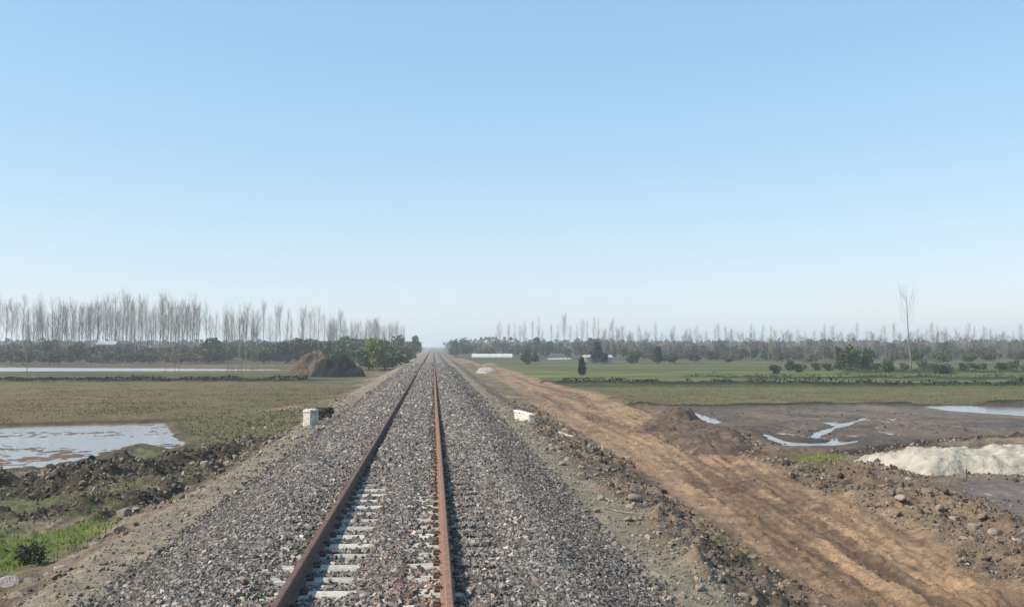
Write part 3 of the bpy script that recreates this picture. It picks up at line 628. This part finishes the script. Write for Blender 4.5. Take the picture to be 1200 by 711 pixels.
heap("soil_heap", [(AT(338, 128), 126), (AT(372, 128), 125), (AT(404, 128), 127), (AT(398, 132), 134), (AT(368, 132), 136), (AT(345, 132), 133)], 2.9, M_heap,
     "tall brown mound of excavated earth left of the track by the far ditch", "soil heap", 0.55, 23, 3.0, 0.2, 0.55)
heap("shade_coloured_heap", [(AT(366, 124), 121.5), (AT(395, 124), 120.8), (AT(430, 124), 122.5), (AT(422, 126), 127), (AT(392, 126), 128), (AT(370, 126), 126)], 1.9, M_heap_shade,  # near-black colour stands in for shade on the mound's right side
     "low soil heap coloured near black as shade in front of the tall brown mound", "soil heap", 0.7, 29, 1.8, 0.15, 0.9)
heap("rubble_heap", PL([(558, 437), (570, 438), (580, 435), (577, 432), (562, 432)]), 0.2, M_rub, "small heap of pale rubble where the dirt road meets the bank far off", "rubble heap", 0.9, 31, 0.6, 0.12, 2)

def rock_me(seed, flat=0.6, name="rock", cuts=3, ang=0.35):
    r = np.random.default_rng(seed); b = bpy.data.meshes.new(name)
    import bmesh
    bm = bmesh.new(); bmesh.ops.create_icosphere(bm, subdivisions=cuts, radius=0.5)
    dirs = r.normal(size=(9, 3)); dirs /= np.linalg.norm(dirs, axis=1)[:, None]; cutd = r.uniform(0.24, 0.42, 9)
    for v in bm.verts:
        p = np.array(v.co)
        for d, c in zip(dirs, cutd):
            e = p @ d - c
            if e > 0: p = p - d * e * 0.92
        p = p * (1 + ang * 0.12 * math.sin(7 * p[0] + seed) * math.cos(6 * p[1]))
        v.co = p * np.array((1.25, 1.0, flat * 1.3))
    bm.to_mesh(b); bm.free(); return b
RK = [rock_me(i, f) for i, f in enumerate((0.55, 0.7, 0.5, 0.8, 0.6, 0.65))]
def variants(mt): 
    out = []
    for m in RK: c = m.copy(); c.materials.append(mt); out.append(c)
    return out
RKp, RKk, RKd = variants(M_rock), variants(M_rockp), variants(M_rockd)
def stone(px, py, wpx, pool, label, group=None, zz=0.1, name="stone", flat=1.0):
    x, y = P(px, py, zz)
    for _ in range(3): zz = h1(x, y); x, y = P(px, py, zz)
    s = wpx / 1200 * y
    o = inst(name, random.choice(pool), None, (x, y, zz + 0.12 * s), (random.uniform(-.2, .2), random.uniform(-.2, .2), random.uniform(0, 6)), (s, s, s * flat))
    return tag(o, label, "stone", group)
stone(6, 688, 34, RKk, "large flat-topped pinkish boulder at the lower left corner", name="boulder")
stone(36, 684, 17, RKp, "pale stone just right of the pinkish boulder")
stone(58, 678, 15, RKp, "pale stone below the dark bush clump at lower left")
stone(37, 655, 14, RKd, "dark rounded lump at the near edge of the green grass patch", name="mud_lump")
stone(921, 546, 16, RKd, "small black lump on the right verge of the dirt road", name="mud_lump")
stone(775, 578, 13, RKd, "dark upturned lump among debris left of the dirt road", name="mud_lump")
stone(1119, 588, 22, RKd, "black lump below the cream sand heap", name="mud_lump")
stone(375, 514, 10, RKd, "dark lump in the toe of the left bank before the concrete parapet", name="mud_lump")
for px, py, w in ((72, 668, 14), (88, 655, 11), (112, 640, 12), (140, 622, 13), (146, 604, 17), (160, 597, 10), (186, 588, 9), (205, 580, 12), (212, 566, 8), (232, 558, 9), (268, 545, 12), (275, 537, 9),
                  (312, 527, 12), (318, 520, 9), (345, 514, 9), (20, 702, 20), (50, 700, 12), (100, 690, 10), (240, 545, 10), (290, 535, 8), (300, 522, 8), (395, 497, 7), (60, 690, 10), (120, 668, 9), (175, 630, 8)):
    stone(px, py, w, RKp, "pale angular stone lying along the toe of the left bank", "pale stones along the left toe")
for px, py, w in ((660, 545, 10), (682, 560, 14), (690, 548, 9), (716, 573, 14), (738, 596, 10), (745, 585, 16), (700, 600, 9), (735, 610, 13), (760, 632, 12), (778, 655, 10), (820, 691, 14), (815, 640, 10), (720, 640, 10),
                  (705, 585, 10), (790, 612, 14), (845, 668, 12), (648, 528, 9), (870, 700, 13), (800, 700, 10), (740, 655, 9), (640, 515, 8), (768, 690, 9), (665, 575, 7)):
    stone(px, py, w, RKp, "brownish stone in the debris strip between the right bank and the dirt road", "stones in the debris strip")
for px, py, w in ((1055, 585, 12), (1075, 578, 11), (1100, 597, 13), (1118, 612, 15), (1140, 620, 14), (1165, 627, 16), (1098, 617, 10), (1150, 606, 10), (1180, 612, 12), (1190, 635, 13), (1065, 562, 10), (1040, 571, 9), (1130, 632, 10)):
    stone(px, py, w, RKp, "lumpy stone on the verge between the cream sand heap and the dirt road", "stones below the sand heap")

def stick(px, py, ln, ang, tilt, label, r=0.02, mt=None, kink=0.06):
    x, y = P(px, py, 0.3)
    for _ in range(3): z = h1(x, y); x, y = P(px, py, z)
    pts = [(i / 5 * ln - ln / 2, kink * math.sin(i * 1.7) * ln * 0.3, kink * math.cos(i * 2.1) * ln * 0.2) for i in range(6)]
    V, Fq = tube(pts, [r, r * 0.95, r * 0.9, r * 0.8, r * 0.7, r * 0.5]); V2, F2 = tube([pts[3], (pts[3][0] + 0.2 * ln, 0.12 * ln, 0.05 * ln)], [r * 0.6, r * 0.3])
    b = MB(); b.add(V, Fq); b.add(V2, F2); V, Fq = b.get()
    o = mesh("stick", V, Fq, [mt or M_wood]); o.location = (x, y, z + 0.06 + abs(math.sin(tilt)) * ln / 2); o.rotation_euler = (0, tilt, ang); tag(o, label, "stick")
stick(669, 515, 1.5, R(-60), 0.1, "long whitish stick lying on the right bank past the concrete parapet", 0.045)
stick(735, 610, 0.8, R(10), 0.2, "pale forked stick among clods left of the dirt road", 0.018)
stick(790, 612, 0.6, R(-50), 0.15, "short pale stick near the middle of the debris strip", 0.016)
stick(700, 560, 0.7, R(30), 0.25, "thin stick poking out of the debris strip beside the right bank", 0.015)
stick(1133, 566, 0.45, R(60), 0.8, "thin dark stick leaning up before the cream sand heap", 0.018, M_bark)
stick(260, 523, 0.9, R(30), 0.5, "crooked stick on the muddy ridge beside the pond", 0.02, M_bark)

def wedge_block(label, pts_bottom, pts_top, capd):
    """concrete parapet: a wall block with its own coping"""
    t_ = empty("culvert_parapet", (*np.mean(pts_bottom, 0)[:2], pts_bottom[0][2])); o0 = np.array(t_.location)
    b = np.array(pts_bottom) - o0; tp = np.array(pts_top) - o0; n = len(b); V = np.concatenate([b, tp])
    Fq = [(i, (i + 1) % n, n + (i + 1) % n, n + i) for i in range(n)]
    import bmesh
    def mk(name, V, faces):
        me = bpy.data.meshes.new(name); me.from_pydata([tuple(v) for v in V], [], faces); bm = bmesh.new(); bm.from_mesh(me)
        bmesh.ops.recalc_face_normals(bm, faces=bm.faces[:]); bmesh.ops.bevel(bm, geom=bm.edges[:], offset=0.025, segments=2, affect='EDGES'); bmesh.ops.triangulate(bm, faces=bm.faces[:])
        for _ in range(4):
            lg = [e for e in bm.edges if e.calc_length() > 0.14]
            if lg: bmesh.ops.subdivide_edges(bm, edges=lg, cuts=1); bmesh.ops.triangulate(bm, faces=bm.faces[:])
        pv_ = np.array([v.co[:] for v in bm.verts]); nz = 0.05 * fbm(pv_[:, 0] * 3 + pv_[:, 2] * 2, pv_[:, 1] * 3 + pv_[:, 2], 301, 4, 0.65)
        bm.normal_update()
        for v, q in zip(bm.verts, nz): v.co += v.normal * float(min(q, 0.012) - (0.05 if q < -0.018 else 0))
        bm.to_mesh(me); bm.free()
        me.materials.append(M_conc); o = bpy.data.objects.new(name, me); col.objects.link(o); o.parent = t_; return o
    mk("wall", V, Fq + [tuple(range(n))[::-1], tuple(range(n, 2 * n))])
    c = tp.mean(0); cp = c + (tp - c) * np.array((1.05, 1.01, 1)); V = np.concatenate([cp + (0, 0, 0.003), cp + (0, 0, 0.003 + capd)])
    mk("coping", V, Fq + [tuple(range(n))[::-1], tuple(range(n, 2 * n))])
    return tag(t_, label, "parapet")
def obb(x, y, L, w, rz, z0, z1, lean=0):
    ca, sa = math.cos(rz), math.sin(rz); q = [(-w / 2, -L / 2), (w / 2, -L / 2), (w / 2, L / 2), (-w / 2, L / 2)]
    f = lambda z, k=1: [(x + a * ca * k - b * sa, y + a * sa * k + b * ca, z) for a, b in q]
    return f(z0), f(z1)
b_, t_ = obb(4.28, 41.2, 2.7, 0.26, R(8), 0.2, 0.92); wedge_block("low white concrete parapet of the culvert on the right bank beside the dirt road", b_, t_, 0.1)
b_, t_ = obb(-4.05, 39.8, 0.6, 0.34, R(-24), -0.1, 1.14); wedge_block("upright white concrete parapet of the culvert on the left bank", b_, t_, 0.12)

# ------------------------------------------------------------------ trees
def poplar_meshes(seed, hgt=15.0, br=1.0, spread=0.10, nb=46, twig=1.0, lo=0.22):
    r = np.random.default_rng(seed); b = MB(); lean = r.normal(size=2) * 0.02
    pts = []; zz = np.linspace(0, hgt, 9)
    for z in zz: pts.append((lean[0] * z + 0.06 * math.sin(z * 0.7 + seed), lean[1] * z + 0.05 * math.cos(z * 0.6 + seed), z))
    rad = 0.105 * (1 - zz / hgt) ** 0.8 + 0.014
    V, Fq = tube(pts, rad, 6); b.add(V, Fq); V, Fq = b.get(); tm = mesh("trunk", V, Fq, [M_bark], link=False)
    c = MB(); P0 = np.array(pts)
    for i in range(nb):
        f = r.uniform(lo, 0.97) ** 0.9; z = f * hgt; base = np.array([np.interp(z, zz, P0[:, k]) for k in range(3)])
        th = r.uniform(0, 6.28); L = hgt * spread * (1.25 - f) * r.uniform(0.9, 2.0) + 0.6
        out = np.array([math.cos(th), math.sin(th), 0]); ups = r.uniform(1.3, 2.6) if twig < 1.5 else r.uniform(0.5, 1.3)
        p1 = base + out * L * 0.35 + np.array([0, 0, L * 0.35 * ups]); p2 = p1 + out * L * 0.22 + np.array([0, 0, L * 0.5 * ups])
        p2 += r.normal(size=3) * 0.06 * L
        V, Fq = tube([base, p1, p2], [0.035 * (1.2 - f) * br, 0.024 * br, 0.008 * br], 3); c.add(V, Fq)
        for j in range(4):
            q = base + (p2 - base) * r.uniform(0.3, 0.95); e = q + (out * r.uniform(-0.2, 0.5) + np.array([r.normal() * .3, r.normal() * .3, ups * 0.45])) * L * 0.35
            V, Fq = tube([q, e], [0.014 * br, 0.005 * br], 3); c.add(V, Fq)
    V, Fq = c.get(); cm = mesh("branches", V, Fq, [M_twig], link=False)
    return tm, cm
POP = [poplar_meshes(i, 15, 0.75, spread=0.075 + 0.018 * (i % 4), nb=52 + 6 * (i % 3), lo=0.15 + 0.08 * (i % 4)) for i in range(12)]
BARE = [poplar_meshes(40 + i, 8, spread=0.26, nb=60, twig=2) for i in range(4)]
def tree(pool, x, y, h, base, label, group=None, name="bare_poplar", cat="tree", wide=1.0):
    s = h / base; wv = wide * random.uniform(0.75, 1.3); o = empty(name, (x, y, h1(x, y) - 0.05), random.uniform(0, 6.28), (s * wv, s * wv, s)); o.rotation_euler.x = random.gauss(0, 0.025); o.rotation_euler.y = random.gauss(0, 0.02)
    tm, cm = random.choice(pool); inst("trunk", tm, o); inst("branches", cm, o); return tag(o, label, cat, group)
def htop(ytop, Y): return CAM.z + (405 - ytop) / F * Y
def grove(n, p0, p1, y0, y1, t0, t1, label, group, pool=POP, base=15, name="bare_poplar", wide=1.0, hump=0):
    for i in range(n):
        px = p0 + (p1 - p0) * (i + random.uniform(0.1, 0.9)) / n; Y = random.uniform(y0, y1); tp = random.uniform(t0, t1)
        if hump: u = (px - p0) / (p1 - p0); tp += hump * (2 * u - 1) ** 2
        tree(pool, AT(px, Y), Y, htop(tp, Y), base, label, group, name, "tree", wide)
grove(78, 30, 234, 235, 290, 346, 366, "tall slender bare poplar in the dense grove at far left", "poplars of the dense left grove", hump=9)
grove(10, -40, 30, 210, 280, 352, 372, "bare poplar at the left edge in front of the flooded paddies", "poplars at the left edge")
grove(24, 236, 400, 215, 290, 357, 374, "slender bare poplar in the open row left of the brown earth mound", "poplars of the open left row")
grove(44, 382, 474, 270, 400, 372, 386, "bare poplar in the thicket close left of the vanishing rails", "poplars of the thicket by the track", hump=4)
grove(9, 264, 304, 138, 150, 362, 376, "young thin bare poplar standing on the far bank of the flooded paddy", "young poplars by the flooded paddy", wide=0.7)
grove(3, 192, 215, 120, 128, 368, 380, "young thin bare poplar behind the middle of the dry field", "young poplars behind the dry field", wide=0.6)
tree(POP, AT(33, 112), 112, 6.6, 15, "thin bare poplar standing alone behind the dry field at far left", None)
grove(20, 578, 720, 330, 430, 370, 386, "tall thin hazy bare poplar right of the vanishing rails", "hazy poplars right of the track", wide=0.8)
grove(62, 700, 1235, 330, 430, 379, 391, "far hazy bare tree on the right horizon", "bare trees on the right horizon", wide=1.1)
grove(56, 700, 1240, 240, 310, 389, 398, "low spreading bare tree before the right horizon", "low bare trees at right", BARE, 8, "bare_tree")
grove(10, 960, 1200, 135, 160, 393, 402, "young bare sapling on the green bank at right", "saplings on the right bank", POP, 15, "bare_sapling", 0.55)
lone = poplar_meshes(99, 13.3, 0.32, spread=0.15, nb=34, lo=0.5)
x = AT(1067, 150); o = tree([lone], x, 150, 12.4, 13.3, "tall lone bare tree rising above the right horizon", None, "lone_bare_tree", wide=1.0); o.scale = (1.2, 1.2, 0.85)

def bush_me(seed, w, h, leaf, mt, n=900, trunk=True, lobes=7, narrow=0.0):
    r = np.random.default_rng(seed); lc = []
    for i in range(lobes):
        f = r.uniform(0.25, 0.85); rr = (1 - narrow * f) * w * 0.5
        th = r.uniform(0, 6.28); d = r.uniform(0, 0.6) * rr; lc.append((d * math.cos(th), d * math.sin(th), f * h, r.uniform(0.28, 0.5) * rr * 1.2))
    lc = np.array(lc); lc[:, 2] = np.minimum(lc[:, 2], h - lc[:, 3] * 0.9)
    k = r.integers(0, lobes, n); d = r.normal(size=(n, 3)); d /= np.linalg.norm(d, axis=1)[:, None]; rad = r.uniform(0.35, 1.12, n) ** 0.6
    c = lc[k, :3] + d * (lc[k, 3] * rad)[:, None] * np.array((1, 1, 0.95)); c[:, 2] = np.clip(c[:, 2], 0.06 * h * r.random(n), None)
    a = r.normal(size=(n, 3)); a /= np.linalg.norm(a, axis=1)[:, None]; b = np.cross(a, r.normal(size=(n, 3))); b /= np.linalg.norm(b, axis=1)[:, None]
    s = leaf * r.uniform(0.5, 1.2, n)[:, None]
    V = np.stack([c - a * s, c - b * s * 0.7, c + a * s, c + b * s * 0.7], 1).reshape(-1, 3); Fq = np.arange(4 * n).reshape(-1, 4)
    fm = mesh("foliage", V, Fq, [mt], link=False)
    m = MB(); V, Fq = tube([(0, 0, -0.1), (0.03 * w, 0, h * 0.35), (0, 0.03 * w, h * 0.7)], [0.035 * h * 0.6, 0.02 * h, 0.01 * h]); m.add(V, Fq)
    for i in range(min(lobes, 5)):
        V, Fq = tube([(0.02 * w, 0, h * 0.2), tuple(lc[i, :3] * 0.6 + np.array([0, 0, 0.1 * h])), tuple(lc[i, :3])], [0.015 * h, 0.01 * h, 0.005 * h], 4); m.add(V, Fq)
    V, Fq = m.get(); return mesh("trunk", V, Fq, [M_bark], link=False), fm
def bush(pool, px, Y, w, h, label, group=None, name="shrub", cat="shrub", base=(4, 4)):
    x = AT(px, Y); o = empty(name, (x, Y, h1(x, Y) - 0.05), random.uniform(0, 6.28), (w / base[0], w / base[0], h / base[1]))
    tm, fm = random.choice(pool); inst("trunk", tm, o); inst("foliage", fm, o); return tag(o, label, cat, group)
BD = [bush_me(i, 4, 4, 0.26, M_leaf_d) for i in range(4)]
BG = [bush_me(10 + i, 4, 4, 0.24, M_leaf_g) for i in range(3)]
BB = [bush_me(20 + i, 4, 4, 0.20, M_leaf_b, 700) for i in range(3)]
BY = [bush_me(31, 4, 4, 0.22, M_leaf_y, 1100)]
BT_ = [bush_me(35, 4, 4, 0.20, M_leaf_k, 1500, narrow=0.6, lobes=12)]; BK = [bush_me(36, 4, 4, 0.24, M_leaf_k, 1100)]
def hedge(n, p0, p1, y0, y1, t0, t1, label, group, pool, name="shrub", wr=(4.5, 8)):
    for i in range(n):
        px = p0 + (p1 - p0) * (i + random.uniform(0.1, 0.9)) / n; Y = random.uniform(y0, y1); h = max(1.2, htop(random.triangular(t0 - 3, t1 + 2, t1), Y))
        bush(pool, px, Y, random.uniform(*wr), h, label, group, name)
hedge(36, -40, 250, 225, 300, 398, 407, "dark scrubby tree at the foot of the dense left grove", "scrub under the left grove", BD + BB, "scrub_tree")
hedge(26, -40, 260, 200, 240, 404, 412, "low brown thorny shrub before the dense left grove", "brown shrubs before the left grove", BB)
hedge(24, 235, 400, 210, 290, 395, 404, "dark green bushy tree behind the open poplar row", "bushy trees behind the poplar row", BD + BG, "bushy_tree")
hedge(22, 385, 478, 230, 380, 391, 401, "dark bushy tree in the thicket by the track at left", "bushes of the left thicket", BD + BB + BG, "bushy_tree")
hedge(14, 400, 482, 150, 260, 403, 412, "low brown bush along the foot of the left bank far off", "brown bushes along the left bank", BB + BG)
hedge(30, 528, 740, 290, 400, 396, 402, "dark bushy tree in the far line right of the track", "far bushes right of the track", BD + BB + BB, "bushy_tree")
hedge(64, 730, 1240, 280, 380, 397, 405, "grey brown scrubby tree in the far line at right", "far scrub at right", BB + BB + BD, "scrub_tree")
hedge(56, 735, 1240, 200, 280, 405, 413, "low green bush on the far field banks at right", "green bushes at right", BG + BB + BB, wr=(3, 6))
hedge(22, 900, 1240, 128, 150, 419, 428, "small dark green bush on the near green bank at right", "small bushes on the right bank", BG + BD, wr=(1.6, 3.2))

bush(BT_, 699, 205, 4.0, 5.0, "dark pointed evergreen standing beside the small white shed", name="evergreen_tree", cat="tree")
bush(BK, 709, 204, 2.6, 2.4, "dark round bush at the right foot of the pointed evergreen")
bush(BK, 681, 116, 1.35, 2.45, "small dark upright tree alone on the pale green strip", name="small_tree", cat="tree")
bush(BK, 771, 190, 2.7, 3.7, "dark rounded tree alone on the green field right of the evergreen", name="round_tree", cat="tree")
bush(BY, 442, 150, 4.3, 4.8, "yellow green leafy bush beside the shade-coloured soil heap")
bush(BD, 487, 290, 5.0, 5.9, "dark round-topped tree nearest the vanishing point left of the rails", name="round_tree", cat="tree")
for px, w, h, lb in ((985, 2.6, 3.7, "left part of the green willow clump below the far scrub"), (1001, 3.0, 4.0, "tallest green willow in the middle of the clump"), (1016, 2.4, 3.5, "green willow at the right end of the clump")):
    bush(BG, px, 142, w, h, lb, name="willow_shrub")
bush(BD, 617, 200, 2.8, 3.0, "dark double bush behind the road end left of the small upright tree"); bush(BD, 627, 203, 2.4, 2.8, "dark low bush touching the double bush on its right")
bush(BD, 93, 250, 5, 4.6, "dense dark bush left of the small pale hut", name="shrub"); WD = [bush_me(50, 0.8, 0.4, 0.035, M_leaf_d, 700, lobes=12)]
bush(WD, 38, 17.8, 0.75, 0.36, "scruffy dark weed clump at the near end of the green grass patch", base=(0.8, 0.4), name="weed_clump", cat="plant")
bush(BB, 376, 41.0, 0.6, 0.6, "dark weed clump right behind the upright white parapet", name="weed_clump", cat="plant")
bush(BD, 383, 43.0, 0.8, 0.5, "low weed clump on the bank beyond the upright white parapet", name="weed_clump", cat="plant")

# far woodland closing the horizon: one mass nobody could count
n = 26000; Y = rng.uniform(460, 900, n); X = rng.uniform(-0.75, 0.8, n) * Y; keep = np.abs(X) > 9; X, Y = X[keep], Y[keep]; n = len(X)
top = 6.0 + 1.5 * fbm(X * 0.03, Y * 0.02, 7, 3) + 1.0 * noise(X * 0.2, Y * 0.02, 8)
Zt = rng.uniform(0.0, 1, n) * top; s = rng.uniform(0.7, 1.5, (n, 1)); c = np.stack([X, Y, Zt], 1)
a = rng.normal(size=(n, 3)); a /= np.linalg.norm(a, axis=1)[:, None]; b = np.cross(a, rng.normal(size=(n, 3))); b /= np.linalg.norm(b, axis=1)[:, None]
V = np.stack([c - a * s, c - b * s, c + a * s, c + b * s], 1).reshape(-1, 3)
o = mesh("far_woodland", V, np.arange(4 * n).reshape(-1, 4), [M_leaf_b]); tag(o, "distant grey brown woodland along the whole horizon", "woodland", kind="stuff")

vx, vy, vh = [], [], []
for p, w, h in bunds[:4]:
    for (ax, ay), (bx, by) in zip(p[:-1], p[1:]):
        m_ = int(abs(bx - ax) * (75 if ax < 0 else 34 if ay < 104 else 22)); t_ = rng.random(m_); vx.append(ax + (bx - ax) * t_ + rng.normal(size=m_) * 0.2); vy.append(ay + (by - ay) * t_ + rng.normal(size=m_) * 0.35); vh.append(h)
vx, vy = np.concatenate(vx), np.concatenate(vy); k = fbm(vx * 0.25, vy * 0.1, 201, 3) > -0.5 + 0.15 * (vx > 0); vx, vy = vx[k], vy[k]; n = len(vx)
c = np.stack([vx, vy, hz(vx, vy) + rng.uniform(0, 0.28, n) * (1 + fbm(vx * 0.4, vy * 0, 202, 3))], 1)
a = rng.normal(size=(n, 3)); a /= np.linalg.norm(a, axis=1)[:, None]; b = np.cross(a, rng.normal(size=(n, 3))); b /= np.linalg.norm(b, axis=1)[:, None]; s = rng.uniform(0.05, 0.13, (n, 1))
V = np.stack([c - a * s, c - b * s, c + a * s, c + b * s], 1).reshape(-1, 3)
o = mesh("ditch_weeds", V, np.arange(4 * n).reshape(-1, 4), [M_leaf_k, M_leaf_g], fmat=((vx > 0) & (vy > 104)).astype(int)); tag(o, "dark weeds growing along the ditch banks between the far fields", "weeds", kind="stuff")

# ------------------------------------------------------------------ small buildings and the nursery tunnel
def hut(px, Y, w, d, hw, hr, label, name="hut"):
    x = AT(px, Y); t_ = empty(name, (x, Y, h1(x, Y) - 0.05), R(4))
    m = MB(); m.box((0, 0, hw / 2), (w, d, hw)); V, Fq = m.get(); mesh("wall", V, Fq, [M_wall], t_)
    V = [(-w / 2 - .2, -d / 2 - .2, hw + .003), (w / 2 + .2, -d / 2 - .2, hw + .003), (w / 2 + .2, d / 2 + .2, hw + .003), (-w / 2 - .2, d / 2 + .2, hw + .003), (-w / 2 - .2, 0, hw + hr), (w / 2 + .2, 0, hw + hr)]
    mesh("roof", V, [np.array([(0, 1, 5, 4), (2, 3, 4, 5), (3, 2, 1, 0)]), np.array([(0, 4, 3), (1, 2, 5)])], [M_roof], t_)
    m = MB(); m.box((-w * .2, -d / 2 - .02, 1.0), (.9, .05, 2.0)); V, Fq = m.get(); mesh("door", V, Fq, [M_bark], t_)
    m = MB(); m.box((w * .22, -d / 2 - .02, 1.5), (.8, .05, .8)); V, Fq = m.get(); mesh("window", V, Fq, [M_glass], t_)
    tag(t_, label, name)
bush(BD, 121, 228, 5.2, 3.9, 'dark bush hiding the left wall of the small pale hut'); bush(BB, 134, 226, 4.6, 3.6, 'brown bush hiding the right wall of the small pale hut')
hut(126, 240, 3.9, 3.5, 4.0, 0.8, "small pale hut with a light sheet roof under the dense left grove")
hut(700, 214, 5.6, 3.0, 1.3, 0.5, "small white shed half hidden behind the dark pointed evergreen", "shed")
V = []; L = 12.5
for i, xx in enumerate(np.linspace(0, L, 14)):
    for th in np.linspace(0, math.pi, 9): V.append((xx, 1.1 * math.cos(th), 1.15 * math.sin(th) * (1 + 0.03 * (i % 2))))
Fq = [(i * 9 + j, i * 9 + j + 1, (i + 1) * 9 + j + 1, (i + 1) * 9 + j) for i in range(13) for j in range(8)]
o = mesh("plastic_tunnel", V, [np.array(Fq), np.array([list(range(9)), list(range(13 * 9, 14 * 9))[::-1]])], [M_plastic], smooth_=False)
x = AT(553, 318); o.location = (x, 318, 0.03); tag(o, "long low white plastic-covered tunnel in the far field right of the track", "tunnel")

# ------------------------------------------------------------------ haze
hm, hn, hl, hb = mat_new("haze_air"); hn.remove(hb)
pv = hn.new("ShaderNodeVolumePrincipled"); pv.inputs["Density"].default_value = 0.0006; pv.inputs["Color"].default_value = (0.90, 0.97, 1.0, 1); pv.inputs["Anisotropy"].default_value = 0.2
hl.new(pv.outputs[0], hn["Material Output"].inputs["Volume"])
m = MB(); m.box((0, 3230, 13.5), (13000, 6700, 30)); V, Fq = m.get()
o = mesh("haze", V, Fq, [hm]); tag(o, kind="stuff"); o["label"] = "thin pale haze over the plain"
